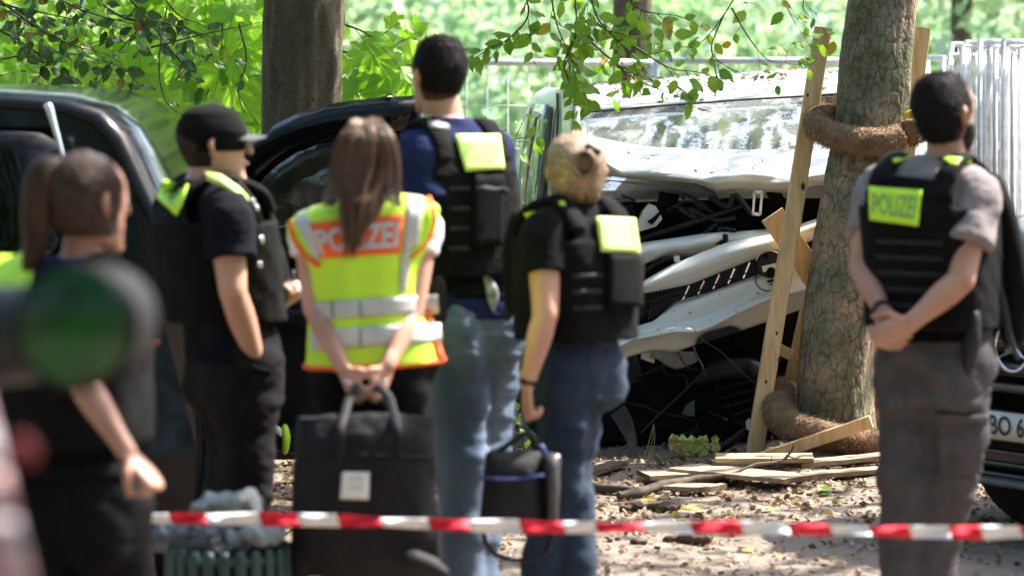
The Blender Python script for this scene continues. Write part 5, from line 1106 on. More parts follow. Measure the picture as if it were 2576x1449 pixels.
def trousers(I, m_, radii=(.098, .080, .072, .066), inf=.016, wr=.007, butt=.092, seed=3, name='trousers', lv=(0, 2), bz=0):
    mb = MB(); torso(mb, I['path'], I['Yp'], I['yaw'], I['dims'], inf, lv); fw = Vector((math.sin(I['yaw']), math.cos(I['yaw']), 0)); rt = Vector((math.cos(I['yaw']), -math.sin(I['yaw']), 0))
    hp = pt(I['path'][1], I['Yp']); cr = pt(I['path'][0], I['Yp'])
    if butt:
        for s_ in (-1, 1): c = hp.lerp(cr, .45)-fw*.045+rt*s_*.078; mb.limb([c+Vector((0, 0, .03)), c-Vector((0, 0, .03))], [butt, butt], 18, 3)
    for l in I['legs']:
        pts = [pt(j, I['Yp']) for j in l]; n = len(pts); top = pts[0]+Vector((0, 0, .04)); P_ = [top]+pts; rr_ = [radii[0]*.95]+list(radii[:n]); q, r_ = spline(P_, rr_, 6); mb.tube(q, r_, 26)
    me = fuse(mb, .008, 4)
    co = coords(me); n_ = normals(me); knee = np.mean([pt(l[1], I['Yp']).z for l in I['legs']])
    v = sines(co, (7, 7, 16), seed); v2 = sines(co, (22, 22, 30), seed+1); zr = .6+.6*np.exp(-((co[:, 2]-knee)/.12)**2)+.5*np.exp(-((co[:, 2]-cr.z)/.1)**2)
    setco(me, co+n_*((np.tanh(v*2.5)*wr*zr+v2*wr*.25)[:, None])); return mesh_obj(me, name, m_, I['root'])
def shoes(I, m_=None):
    fw = Vector((math.sin(I['yaw']), math.cos(I['yaw']), 0))
    for l in I['legs']:
        a = pt(l[-1], I['Yp']); mb = MB(); b = Vector((a.x, a.y, 0)); mb.limb([b-fw*.05+Vector((0, 0, .055)), b+fw*.05+Vector((0, 0, .055)), b+fw*.2+Vector((0, 0, .045))], [.052, .054, .043], 14, 4); mb.limb([b+Vector((0, 0, .05)), b+Vector((0, 0, .14))], [.052, .05], 14, 3)
        me = fuse(mb, .008, 2); mesh_obj(me, 'shoe', m_ or M['blk_plastic'], I['root'])
def vest(I, m_, inf=.040, infb=.050, wr=.003, hem=None, strap=.105, neckcut=True, name='body_armour_vest', yaw=None, top=.5):
    yaw = I['yaw'] if yaw is None else R(yaw); mb = MB(); p = [list(x) for x in I['path']]; d = [list(x) for x in I['dims']]
    if hem: p[2] = list(hem)
    d[4] = [d[4][0]-.012, d[4][1]]; d[2] = [d[3][0]-.006, d[3][1]]
    torso(mb, p, I['Yp'], yaw, d, inf, (2, 4), 2.9, infb)
    fw = Vector((math.sin(yaw), math.cos(yaw), 0)); rt = Vector((math.cos(yaw), -math.sin(yaw), 0)); sh = pt(p[5], I['Yp']); ap = pt(p[4], I['Yp'])
    b = d[4][1]+infb; a = d[4][0]
    up = sh.lerp(ap, .25)
    for sg in (-1, 1):      # front and back yokes
        c0 = ap+fw*sg*(b-.028); c1 = up+fw*sg*(b-.055)
        q = [c0-Vector((0, 0, .02)), c0.lerp(c1, .5), c1+Vector((0, 0, .015))]; mb.tube(q, [a*.98, a*.86, a*.74], 28, squash=(.030/a, 1) , up=fw)
    for sx in (-1, 1):      # shoulder straps
        x = rt*sx*strap; top_ = sh+x+Vector((0, 0, .055)); q = [ap+x+fw*-(b-.03)+Vector((0, 0, .03)), up+x*1.0-fw*(b-.065)+Vector((0, 0, .035)), top_-fw*.02, up+x+fw*(b-.065)+Vector((0, 0, .035)), ap+x+fw*(b-.03)+Vector((0, 0, .03))]
        q, r_ = spline(q, [.036]*5, 5); mb.tube(q, r_, 14, squash=(.42, 1), up=-fw)
    me = fuse(mb, .007, 3); wrinkle(me, wr, (10, 10, 14), 21+int(p[1][0])); wrinkle(me, wr*.4, (45, 45, 45), 22); return mesh_obj(me, name, m_, I['root'])
def webbing(I, b, x0, x1, ys, slope=0, m_=None):
    for y in ys: patch('webbing_strap', b, [(x0, y), (x1, y+slope), (x1, y+slope+13), (x0, y+13)], m_ or M['webbing'], I['root'], (12, 2), .005, .003)
def pouch(I, name, pts, rad, m_, squash=(1, .6), parent=None, voxel=None):
    mb = MB(); mb.limb([pt(p, I['Yp']) for p in pts], rad, 12, 4, squash=squash); return mb.build(name, m_, parent or I['root'])
def band(name, p, ax, r0, m_, parent, sq=(1, .9), wd=.012):
    mb = MB(); p = Vector(p); ax = Vector(ax).normalized(); mb.tube([p-ax*wd/2, p-ax*wd/3, p+ax*wd/3, p+ax*wd/2], [r0*.97, r0, r0, r0*.97], 20, squash=sq); return mb.build(name, m_, parent)

# ---- grey shirted man, right
I = person('man in grey T-shirt and grey cargo trousers with hands clasped behind his back', 9.41, 'm', 34,
    [(2350, 1010), (2354, 905), (2354, 790), (2345, 600), (2338, 520), (2345, 440), (2378, 392)], (2380, 282, 48, 4),
    [[(2222, 478, .10), (2168, 672, .04), (2222, 786, -.15), (2246, 862, -.20)], [(2452, 492, -.09), (2418, 705, -.20), (2292, 812, -.235), (2218, 850, -.235)]],
    [[(2292, 965, .03), (2283, 1180, 0), (2272, 1400, 0), (2268, 1655, 0)], [(2408, 965, -.03), (2400, 1170, -.03), (2350, 1400, 0), (2340, 1655, 0)]], M['skin_tan'],
    [((.2, 1, 0), (1, 0, .2), (1.3, 1.3, 1.3, 1.3), .8), ((0, 1, .1), (0, 0, 1), (.9, 1.0, 1.1, 1.2), .4)])
f_ = short_hair(I, M['hair_fade'], inf=.003, low=.034, back=.012, wr=.0005, nm='cropped_hair'); fuzz(I, f_, M['hair_blk'], 4500, .006, Vector((0, -.1, -.5)), 34, lift=.001); h_ = short_hair(I, M['hair_blk'], inf=.012, low=.062); fuzz(I, h_, M['hair_blk'], 12000, .011, Vector((0, -.1, -.6)), 1, lift=.0045); face_bits(I)
mb = MB(); mb.loft([((0, .030, z), a+.003, b*.86, 0) for z, a, b in ((-.006, .02, .03), (.01, .040, .050), (.03, .053, .066), (.06, .063, .076), (.085, .067, .070), (.1, .066, .05))], 28); d = MB(); xf(mb, d, I['hc'], R(48), R(4), 1.0); d.build('beard', M['hair_dk'], I['root'])
shirt(I, M['tee_gray'], .60, .018, wr=.006, lv=(2, 6))
tr = trousers(I, M['cargo'], (.102, .088, .070, .066), wr=.008); shoes(I)
v = vest(I, M['vest_fab'], hem=(2352, 822)); b = bvh_of(v)
pa, ff = stiff('police_patch', b, [(2184, 468), (2318, 478), (2309, 569), (2187, 553)], M['lime'], I['root']); stiff_text('lettering', ff, 'POLIZEI', [(2193, 486), (2308, 494), (2301, 552), (2194, 538)], M['lime_ink'], pa)
patch('neck_strap', b, [(2368, 396), (2440, 402), (2452, 424), (2392, 416)], M['lime'], I['root'], (8, 3), .004); patch('neck_strap', b, [(2245, 402), (2290, 396), (2282, 404), (2250, 412)], M['lime'], I['root'], (6, 2), .004)
webbing(I, b, 2206, 2372, (600, 640, 680, 720, 760), 6)
m = MB(); m.limb([head_pt(I, (-.06, -.03, .0)), head_pt(I, (.0, -.085, -.01)), head_pt(I, (.07, -.05, -.005)), head_pt(I, (.085, .02, -.02))], [.010, .012, .014, .016], 10, 4); m.build('headset', M['blk_plastic'], I['root'])
pouch(I, 'holster', [(2448, 800, -.16), (2444, 860, -.17), (2432, 935, -.15)], [.034, .038, .026], M['blk_plastic'], (1, .7))
pouch(I, 'shirt_hem', [(2340, 822, -.125), (2400, 824, -.15), (2450, 815, -.14)], [.010, .012, .010], M['tee_gray'], (1, .6))
pouch(I, 'shoulder_bag', [(2500, 470, .02), (2532, 560, 0), (2545, 650, 0), (2552, 740, .02), (2548, 830, .04)], [.045, .045, .055, .070, .055], M['vest_fab'], (1, .8))
pouch(I, 'bag_strap', [(2500, 690, -.08), (2524, 760, -.06), (2540, 850, -.05), (2562, 900, 0)], [.012, .014, .012, .008], M['blk_plastic'], (1, .5))
pouch(I, 'cuff_pouch', [(2468, 780, -.12), (2490, 800, -.1)], [.030, .026], M['cargo_dark'])
bt_ = bvh_of(tr); patch('cargo_pocket', bt_, [(2362, 1040), (2470, 1050), (2462, 1192), (2368, 1200)], M['cargo'], I['root'], (10, 10), .010, .010); patch('pocket_flap', bt_, [(2358, 1030), (2476, 1040), (2472, 1072), (2362, 1064)], M['cargo'], I['root'], (10, 3), .018, .006)
patch('waistband', bt_, [(2250, 836), (2440, 836), (2440, 862), (2250, 862)], M['black_fab'], I['root'], (14, 3), .006, .004)
a_ = I['arms'][0]; w_ = pt(a_[2], 9.41); e_ = pt(a_[1], 9.41); band('wristwatch', w_.lerp(e_, .06), w_-e_, .031, M['blk_plastic'], I['root'], (1, .95), .022)

# ---- blonde woman in dark T-shirt
I = person('blonde woman with a bun in black T-shirt and blue jeans carrying a small dark bag', 9.3, 'f', -42,
    [(1438, 1005), (1438, 905), (1442, 800), (1446, 655), (1440, 600), (1440, 548), (1446, 508)], (1448, 428, -6, 2),
    [[(1368, 592, -.13), (1372, 790, -.20), (1326, 965, -.20), (1326, 1075, -.20)], [(1522, 592, .12), (1545, 760, .24), (1450, 850, .30), (1400, 850, .3)]],
    [[(1425, 965, -.05), (1412, 1180, -.03), (1368, 1400, 0), (1355, 1680, 0)], [(1460, 960, .05), (1438, 1180, .04), (1448, 1400, 0), (1445, 1680, 0)]], M['skin'],
    [((.9, .3, 0), (.1, 1, .2), (1.2, 1.25, 1.3, 1.3), .5), None], hsc=.95, armr=1.12, bw=.86)
h_ = short_hair(I, M['hair_bl'], inf=.012, low=.030, back=.014, fade=False, wr=.002); bunc = P(1472, 408, 9.3-.12); combed(I, h_, M['strand_bl'], 1500, bunc+Vector((0, -.01, 0)), .0019, 5); face_bits(I)
mb = MB(); c = P(1470, 412, 9.3-.128)
for k in range(3): mb.tube([c+Vector((math.cos(t)*(.022-.006*k), .006-.008*k, math.sin(t)*(.030-.007*k))) for t in np.linspace(0, 6.28, 22)], .015-.002*k, 12)
me = fuse(mb, .004, 3); wrinkle(me, .002, (60, 60, 60), 4, False); hb = mesh_obj(me, 'hair_bun', M['hair_bun'], I['root']); lines = [[c+Vector((math.cos(t+q*.9)*.030, -.006-.012*math.sin(q*1.0), math.sin(t+q*.9)*.038)) for q in (0, 1, 2, 3)] for t in np.linspace(0, 6.28, 24)]; strands('bun_strands', M['strand_bl'], I['root'], lines, 220, .0017, .004, 18)
m = MB(); c = P(1492, 376, 9.3-.115); m.limb([c-Vector((.012, 0, -.006)), c+Vector((.012, 0, -.006))], [.012, .012], 10, 3); m.build('hair_tie', M['blk_plastic'], I['root'])
shirt(I, M['black_fab'], .50, .014, wr=.004); tr = trousers(I, M['jeans_dk'], (.084, .068, .064, .062), wr=.007, butt=.076, seed=9); shoes(I)
v = vest(I, M['vest_fab'], hem=(1450, 852), inf=.052, infb=.062, strap=.090); b = bvh_of(v)
pa, ff = stiff('police_patch', b, [(1502, 545), (1598, 549), (1611, 636), (1514, 631)], M['lime_pale'], I['root'])
m = MB(); q_ = [ff(x, y, .010) for x, y in ((1512, 554), (1590, 557), (1601, 627), (1523, 623), (1512, 554))]; m.tube(q_, .0018, 5); m.build('stitched_border', M['lime_ink'], pa)
patch('shoulder_trim', b, [(1318, 536), (1418, 508), (1422, 520), (1326, 552)], M['lime'], I['root'], (10, 2), .004)
patch('back_pouch', b, [(1522, 640), (1604, 642), (1600, 772), (1520, 770)], M['vest_fab'], I['root'], (8, 8), .022, .02)
webbing(I, b, 1440, 1515, (690, 730, 770), -3)
pouch(I, 'front_pouch', [(1306, 560, .08), (1298, 640, .08), (1300, 760, .08)], [.04, .052, .045], M['vest_fab'], (1, .8))
pouch(I, 'radio', [(1285, 690, .1), (1278, 790, .1)], [.022, .024], M['blk_plastic'])
a_ = I['arms'][0]; w_ = pt(a_[2], 9.3); e_ = pt(a_[1], 9.3); band('wristband', w_.lerp(e_, .03), w_-e_, .0265, M['blk_plastic'], I['root'], (1, .95), .018)
# her bag
bg_ = empty('small_bag', P(1310, 1340, 9.08), 'small dark padded bag with blue zip held by the blonde woman', 'bag')
def softbox(name, quad, Y0, dep, m_, root, bul=.02, vox=.008, wr=.003, seed=4):
    (a, b_, c, d) = quad; mb = MB(); rows = []
    n = 8
    for side in (0, 1):
        for i in range(n+1):
            v = i/n; row = []
            for j in range(n+1):
                u = j/n; x = lerp(lerp(a[0], b_[0], u), lerp(d[0], c[0], u), v); y = lerp(lerp(a[1], b_[1], u), lerp(d[1], c[1], u), v)
                e = (1-(2*u-1)**4)*(1-(2*v-1)**4); row.append(P(x, y, Y0+(1 if side else -1)*(dep/2*(.55+.45*e)+bul*e)))
            rows.append(row)
    A_, B_ = rows[:n+1], rows[n+1:]; mb.grid(A_[::-1]); mb.grid(B_)
    ring_ = lambda G: G[0]+[r_[-1] for r_ in G[1:]]+G[-1][::-1][1:]+[r_[0] for r_ in G[::-1][1:-1]]
    ra, rbb = ring_(A_), ring_(B_); k = len(ra); mb.add(ra+rbb, [(i, (i+1) % k, k+(i+1) % k, k+i) for i in range(k)])
    me = fuse(mb, vox, 4); wrinkle(me, wr, (10, 10, 9), seed); return mesh_obj(me, name, m_, root)
bgm = mat('dark_grey_nylon', (.017, .016, .018), (.011, .0105, .012), .7, 12, .002, 120, spec=.25)
bo = softbox('bag_body', [(1222, 1135), (1362, 1135), (1376, 1345), (1200, 1338)], 9.08, .14, bgm, bg_, .02)
m = MB(); m.limb([P(1205, 1200, 8.985), P(1280, 1206, 8.97), P(1365, 1196, 8.985)], [.005]*3, 8, 4); m.build('blue_zip', M['blue'], bg_)
m = MB(); m.limb([P(1240, 1145, 9.08), P(1290, 1110, 9.08), P(1326, 1088, 9.08), P(1345, 1110, 9.08), P(1352, 1145, 9.08)], [.009]*5, 10, 5); m.build('handle', M['blk_plastic'], bg_)
softbox('side_panel', [(1366, 1136), (1412, 1142), (1404, 1335), (1372, 1340)], 9.06, .12, mat('grey_sheen_nylon', (.05, .046, .05), (.02, .018, .02), .35, 8), bg_, .01)
m = MB(); m.limb([P(1362, 1125, 9.0), P(1368, 1138, 9.0)], [.010, .010], 8, 2); m.build('blue_buckle', M['blue'], bg_)
m = MB(); m.limb([P(1215, 1330, 9.0), P(1225, 1370, 9.0), P(1258, 1400, 9.0), P(1310, 1408, 9.0), P(1370, 1392, 9.0), P(1395, 1330, 9.0)], [.008]*6, 8, 6); m.build('hanging_strap', M['blk_plastic'], bg_)

# ---- tall man in navy
I = person('tallest man with short dark hair in navy T-shirt, black vest and light jeans', 9.75, 'm', -34,
    [(1172, 880), (1178, 795), (1166, 690), (1146, 500), (1138, 425), (1134, 352), (1116, 296)], (1098, 186, -32, 4),
    [[(1066, 392, -.10), (1092, 575, -.16), (1040, 700, .0), (1000, 740, .1)], [(1232, 385, .11), (1255, 560, .18), (1210, 660, .3), (1150, 650, .35)]],
    [[(1148, 880, -.04), (1160, 1130, 0), (1165, 1400, 0), (1160, 1612, 0)], [(1226, 870, .06), (1232, 1030, .10), (1208, 1220, .08), (1200, 1400, .05), (1200, 1600, .05)]], M['skin'], [None, None], hsc=.95)
f_ = short_hair(I, M['hair_fade'], inf=.003, low=.048, back=.012, wr=.0005, nm='cropped_hair'); fuzz(I, f_, M['hair_blk'], 2500, .006, Vector((0, -.1, -.5)), 33, lift=.001); h_ = short_hair(I, M['hair_blk'], inf=.016, low=.084); fuzz(I, h_, M['hair_blk'], 12000, .010, Vector((0, -.1, -.5)), 3, lift=.005); face_bits(I)
m = MB(); m.limb([head_pt(I, (-.083, -.005, .11)), head_pt(I, (-.085, .0, .09))], [.006, .004], 8, 2); m.build('earbud', M['tee_white'], I['root'])
shirt(I, M['tee_navy'], .66, .018, wr=.006); tr = trousers(I, M['jeans'], (.104, .082, .074, .070, .066), wr=.010, butt=.098, seed=14, bz=0); shoes(I)
v = vest(I, M['vest_fab'], hem=(1160, 688), strap=.100, inf=.030, infb=.040); b = bvh_of(v)
pa, ff = stiff('police_patch', b, [(1146, 338), (1258, 338), (1270, 424), (1172, 430)], M['lime_pale'], I['root']); stiff_text('lettering', ff, 'POLIZEI', [(1162, 356), (1252, 354), (1260, 404), (1178, 408)], M['lime_ink'], pa)
webbing(I, b, 1130, 1182, (470, 520, 570, 620)); patch('pocket_flap', b, [(1184, 470), (1262, 470), (1261, 486), (1184, 486)], M['webbing'], I['root'], (6, 2), .032, .003)
patch('shoulder_trim', b, [(1062, 294), (1084, 296), (1006, 372), (992, 384)], M['lime'], I['root'], (8, 3), .005)
patch('reflective_collar', b, [(1072, 292), (1200, 312), (1208, 344), (1080, 324)], mat('grey_reflective_cloth', (.20, .19, .19), (.14, .13, .13), .5, 12), I['root'], (10, 4), .006)
patch('back_pocket', b, [(1188, 440), (1262, 440), (1256, 620), (1186, 624)], M['vest_fab'], I['root'], (8, 8), .016, .014)
pouch(I, 'radio', [(1222, 705, -.10), (1236, 740, -.11), (1228, 782, -.10)], [.020, .026, .020], mat('pale_radio', (.45, .48, .55), (.12, .12, .14), .3, 30), (1, .6))
pouch(I, 'holster', [(1215, 735, -.09), (1222, 800, -.09)], [.03, .024], M['blk_plastic'])
pouch(I, 'belt_pouch', [(1105, 715, -.16), (1108, 790, -.16)], [.04, .036], M['blk_plastic'])
bt_ = bvh_of(tr); patch('belt', bt_, [(1085, 690), (1268, 690), (1266, 724), (1086, 724)], M['blue'], I['root'], (14, 3), .006, .006); patch('jacket_waist', bt_, [(1080, 700), (1270, 706), (1268, 752), (1082, 756)], M['vest_fab'], I['root'], (14, 4), .010, .008)

# ---- capped man
I = person('man in black baseball cap looking right with one hand in his trouser pocket', 9.3, 'm', 66,
    [(598, 1010), (592, 905), (568, 790), (545, 620), (536, 555), (530, 492), (516, 452)], (540, 360, 78, 3),
    [[(568, 545, -.17), (586, 735, -.22), (650, 925, -.13), (660, 960, -.12)], [(520, 525, .17), (585, 740, .22), (700, 775, .05), (742, 745, .0)]],
    [[(612, 980, -.07), (622, 1180, -.06), (604, 1380, -.03), (596, 1675, 0)], [(580, 980, .07), (592, 1200, .08), (570, 1400, .05), (560, 1675, .05)]], M['skin'],
    [None, ((0, -.3, 1), (-.3, -1, 0), (1.3, 1.3, 1.3, 1.3), .7)], hsc=.95)
short_hair(I, M['hair_dk'], inf=.010, low=.06, back=.018); face_bits(I)
h = MB(); rg = []
for z, a, b, yo in HEAD:
    if z < .10: continue
    k = 1 if z > .14 else .95; rg.append(((0, yo-.004, z+(.012 if z > .2 else 0)), (a+.014)*k, (b+.015)*k, 0))
rg = [((0, -.010, .105), .078, .098, 0)]+rg+[((0, -.008, .252), .015, .016, 0)]; h.loft(rg, 36, ex=2.2); d = MB(); xf(h, d, I['hc'], R(78), R(1), .95); me = fuse(d, .005, 3); wrinkle(me, .001, (20, 20, 20), 2, False)
cap = mesh_obj(me, 'cap', M['black_fab'], I['root'])
m = MB(); G = []
for i in range(7):
    u = i/6; G.append([head_pt(I, (lerp(-.068, .068, j/10), .078+.0*u+(.085*u)*(1-.35*(2*j/10-1)**2)-.035*(2*j/10-1)**2, .158-.016*u-.014*(2*j/10-1)**2)) for j in range(11)])
m.grid(G, 0, .004); m.build('brim', mat('grey_brim_cloth', (.05, .05, .055), None, .8), cap)
shirt(I, M['tee_dark'], .58, .018, wr=.005); tr = trousers(I, M['cargo_dark'], (.100, .086, .074, .066), wr=.008, seed=23); shoes(I)
v = vest(I, M['vest_fab'], hem=(562, 805), infb=.052); b = bvh_of(v)
pa = patch('police_patch', b, [(414, 456), (476, 468), (448, 545), (398, 500)], M['lime'], I['root'], lift=.007); text_on('lettering', b, 'POLIZEI', [(424, 474), (462, 480), (442, 518), (412, 496)], M['lime_ink'], pa, .011, .0)
m = MB(); G = [[P(516, 432, 9.14), P(556, 440, 9.12), P(600, 470, 9.12), P(640, 512, 9.16)], [P(520, 452, 9.12), P(556, 462, 9.10), P(594, 488, 9.10), P(628, 528, 9.14)]]; m.grid(G[::-1], 0, .006); m.build('shoulder_trim', M['lime_pale'], I['root'])
pouch(I, 'front_pouch', [(652, 560, .0), (668, 640, 0), (672, 720, .02)], [.040, .058, .050], M['vest_fab'], (1, .9)); pouch(I, 'front_pouch', [(690, 640, .04), (706, 720, .04)], [.035, .038], M['vest_fab'], (1, .9))
pouch(I, 'camera_strap', [(600, 462, -.15), (640, 520, -.15), (654, 570, -.13), (668, 640, -.1)], [.009, .010, .009, .008], M['blk_plastic'], (1, .4))
for x, y, r_ in ((634, 505, .010), (643, 520, .009), (655, 600, .012), (652, 662, .009)):
    m = MB(); c = P(x, y, 9.13); m.limb([c, c+Vector((.004, 0, -.008))], [r_*.8, r_*.7], 10, 3); m.build('buckle', M['chrome'], I['root'])
for x, y in ((640, 672), (668, 680)):
    m = MB(); m.limb([P(x, y-10, 9.20), P(x+3, y+20, 9.20)], [.014, .009], 10, 3, squash=(1, .5)); m.build('vest_clip', M['silver'], I['root'])
m = MB(); m.limb([P(738, 690, 9.30), P(735, 735, 9.28)], [.014, .016], 10, 3, squash=(1, .5)); o = m.build('radio_handset', M['blk_plastic']); tag(o, 'small black handset in the capped man’s raised hand', 'handset')
bt_ = bvh_of(tr); patch('pocket_opening', bt_, [(632, 916), (676, 926), (674, 942), (630, 936)], M['black_fab'], I['root'], (6, 2), .012, .004)

# ---- woman in hi-vis vest
I = person('long haired woman in yellow and orange police vest holding a big black bag behind her', 8.89, 'f', 3,
    [(936, 1010), (936, 900), (926, 780), (918, 655), (915, 600), (914, 540), (922, 482)], (924, 402, 2, 2),
    [[(778, 582, 0), (792, 775, -.05), (862, 925, -.18), (892, 978, -.20)], [(1062, 574, 0), (1036, 788, -.06), (976, 918, -.18), (948, 982, -.20)]],
    [[(870, 980, 0), (872, 1200, 0), (870, 1450, 0), (870, 1730, 0)], [(1000, 980, 0), (1000, 1200, 0), (1000, 1450, 0), (1000, 1730, 0)]], M['skin'],
    [((.6, .6, .2), (.6, -.8, .1), (.9, 1.0, 1.2, 1.3), .5), ((-.6, .6, .2), (-.6, -.8, .1), (.9, 1.0, 1.2, 1.3), .5)], hsc=.95)
face_bits(I); shirt(I, M['tee_white'], .30, .008, wr=.003); trousers(I, M['black_trs'], (.092, .076, .07, .066), wr=.005, seed=31); shoes(I)
mb = MB(); rg = []
for y, x, a, b_ in ((488, 922, .075, .075), (503, 918, .125, .090), (518, 915, .176, .108), (542, 914, .212, .124), (590, 914, .205, .134), (650, 918, .172, .136), (700, 921, .166, .134), (780, 926, .166, .134), (850, 935, .180, .142), (915, 942, .192, .150)): rg.append((P(x, y, 8.89), a, b_, R(3), 2.5))
out = []
for i in range(len(rg)-1):
    for k in range(4): t = k/4; out.append((rg[i][0].lerp(rg[i+1][0], t), lerp(rg[i][1], rg[i+1][1], t), lerp(rg[i][2], rg[i+1][2], t), rg[i][3], 2.5))
out.append(rg[-1]); mb.loft(out[::-1], 48); me = fuse(mb, .007, 4); co = coords(me); x0 = P(915, 0, 8.89).x
zc = P(0, 640, 8.89).z; co[:, 2] += (co[:, 0]-x0)*(.11*np.clip((co[:, 2]-zc)/.1, 0, 1)+.05*np.clip((P(0, 860, 8.89).z-co[:, 2])/.08, 0, 1)); setco(me, co)
co = coords(me); n_ = normals(me); vv = sines(co, (16, 16, 3.0), 77, 4); vv2 = sines(co, (10, 10, 14), 78, 4); setco(me, co+n_*((np.tanh(vv*1.8)*.0055+vv2*.0035)[:, None])); hv = mesh_obj(me, 'safety_vest', M['hivis'], I['root']); b = bvh_of(hv)
patch('orange_panel', b, [(782, 562), (1014, 541), (1008, 636), (806, 650)], M['orange'], hv, (18, 8), .005, .002)
text_on('lettering', b, 'POLIZEI', [(790, 580), (1004, 556), (998, 622), (808, 636)], M['silver'], hv, .0095, .035)
patch('reflective_strip', b, [(742, 552), (772, 536), (822, 640), (796, 654)], M['silver'], hv, (4, 10), .006, .002); patch('reflective_strip', b, [(1024, 492), (1064, 498), (1050, 612), (1012, 640)], M['silver'], hv, (4, 10), .006, .002)
patch('reflective_strip', b, [(1008, 640), (1034, 630), (1018, 735), (1004, 735)], M['silver'], hv, (4, 8), .006, .002)
patch('reflective_band', b, [(790, 762), (1100, 742), (1104, 786), (800, 806)], M['silver'], hv, (24, 4), .006, .002, curve=-2); patch('reflective_band', b, [(784, 832), (1108, 812), (1112, 862), (788, 882)], M['silver'], hv, (24, 4), .006, .002, curve=-2)
for yy in ((762, 806), (832, 882)):
    for xx in (838, 905): patch('band_seam', b, [(xx, yy[0]-4), (xx+3, yy[0]-4), (xx+5, yy[1]-6), (xx+2, yy[1]-6)], M['cargo'], hv, (1, 3), .009, .001)
def trim(pts, w_=.008, m_=None):
    q = [onto(b, x, y, .004, None) for x, y in pts]; q = [p for p in q if p is not None]; mm = MB(); mm.tube(q, w_, 8); mm.build('piping', m_ or M['orange'], hv)
ar1 = [(728, 560), (735, 590), (748, 618), (768, 642), (788, 660), (800, 668)]; trim([(x+4, y) for x, y in ar1]); ar2 = [(1080, 502), (1090, 530), (1092, 560), (1080, 596), (1058, 622), (1034, 646)]; trim([(x-3, y) for x, y in ar2]); trim([(x-13, y+3) for x, y in ar2], .005, M['lime'])
m = MB(); co = coords(hv.data)+np.array(orig(hv)); zmin = co[:, 2].min(); q = []
for k in range(49):
    th = 2*math.pi*k/48; cx = P(942, 915, 8.89); q.append(Vector((cx.x+math.cos(th)*.193, 8.89+math.sin(th)*.150, cx.z+.004+math.cos(th)*.19*.05)))
m.tube(q, .0085, 8); m.build('hem_piping', M['orange'], hv)
patch('side_piping', b, [(1052, 742), (1062, 742), (1112, 905), (1098, 905)], M['orange'], hv, (2, 10), .010, .002)
# hair
mb = MB(); rg = []
for z, a, b_, yo in HEAD:
    if z < .03: continue
    rg.append(((0, yo-.012, z+(.008 if z > .2 else 0)), a+.014, b_+.008, 0))
rg.append(((0, -.02, .250), .012, .014, 0)); mb.loft(rg, 32); d = MB(); xf(mb, d, I['hc'], R(2), R(2), .95)
hp = [(924, 330, -.02), (922, 400, -.07), (912, 480, -.10), (890, 560, -.145), (862, 640, -.155)]
d.limb([pt(p, 8.89) for p in ((922, 390, -.05), (918, 460, -.07), (905, 530, -.11), (880, 600, -.145))], [.080, .086, .060, .020], 20, 5, squash=(.45, 1), up=Vector((0, 1, 0)))
me = fuse(d, .006, 3); co = coords(me); n_ = normals(me); vv = sines(co, (60, 40, 2.5), 5, 4); setco(me, co+n_*((vv*.003)[:, None])); mesh_obj(me, 'hair', M['hair_br'], I['root'])
lines = []
r_ = random.Random(3)
for k in range(46):
    u = r_.uniform(-1, 1); y0 = r_.uniform(300, 330); xe = 912+u*92 if r_.random() < .6 else 870+u*40; ye = lerp(480, 520, abs(u)) if abs(u) > .6 else r_.uniform(540, 655)
    if ye > 530: xe = 872+u*34+(655-ye)*.35
    lines.append([pt((924+u*30, y0, -.06), 8.89), pt((922+u*66, 350, -.085-(1-abs(u))*.03), 8.89), pt((918+u*84, 420, -.085-(1-abs(u))*.035), 8.89), pt((lerp(914+u*86, xe, .4), 480, -.11-(1-abs(u))*.03), 8.89), pt((xe, ye, -.158), 8.89)])
strands('hair_strands', M['strand_br'], I['root'], lines, 1100, .0017, .007, 8)
for k in (0, 1):
    m = MB(); m.limb([head_pt(I, (-.082, 0, 0))*0+pt(((870, 958, -.245), (972, 955, -.245))[k], 8.89), pt(((880, 962, -.25), (962, 960, -.25))[k], 8.89)], [.004, .004], 8, 2); m.build('ring', M['chrome'], I['root'])
# tote bag behind her
tb_ = empty('tote_bag', P(930, 1449, 8.62), 'large black tote bag with pale paper label hanging behind the woman in yellow', 'bag')
tm = mat('black_nylon', (.0035, .0035, .0045), (.007, .007, .0085), .7, 5, .004, 30, spec=.25)
bo = softbox('bag_body', [(748, 1045), (1092, 1040), (1108, 1462), (728, 1452)], 8.62, .14, tm, tb_, .03, wr=.008, seed=8); bb_ = bvh_of(bo)
for a, b__ in ((880, 905), (978, 950)):
    m = MB(); x0 = 855 if a < 900 else 1000
    m.limb([P(x0, 1180, 8.535), P(x0, 1090, 8.52), P(lerp(x0, a, .5), 1040, 8.58), P(a, 1000, 8.64), P(b__, 972, 8.66), P(lerp(a, b__, .5)+(8 if a < 900 else -8), 1000, 8.70), P(x0, 1050, 8.70)], [.013]*7, 10, 5, squash=(.35, 1), up=Vector((0, 1, 0))); m.build('handle', tm, tb_)
for y in (1145, 1300):
    q = [onto(bb_, x, y+4*math.sin(x*.02), .003, P(x, y, 8.53)) for x in range(760, 1090, 12)]; m = MB(); m.tube(q, .004, 6); m.build('seam', tm, tb_)
lb = patch('paper_label', bb_, [(862, 1186), (930, 1186), (928, 1256), (856, 1254)], M['paper'], tb_, (6, 6), .004, .001)
text_on('lettering', bb_, 'A-70', [(878, 1198), (912, 1198), (912, 1210), (878, 1210)], M['ink_grey'], lb, .008, .0); text_on('lettering', bb_, '3740', [(878, 1218), (912, 1220), (911, 1232), (877, 1230)], M['ink_grey'], lb, .008, .0)
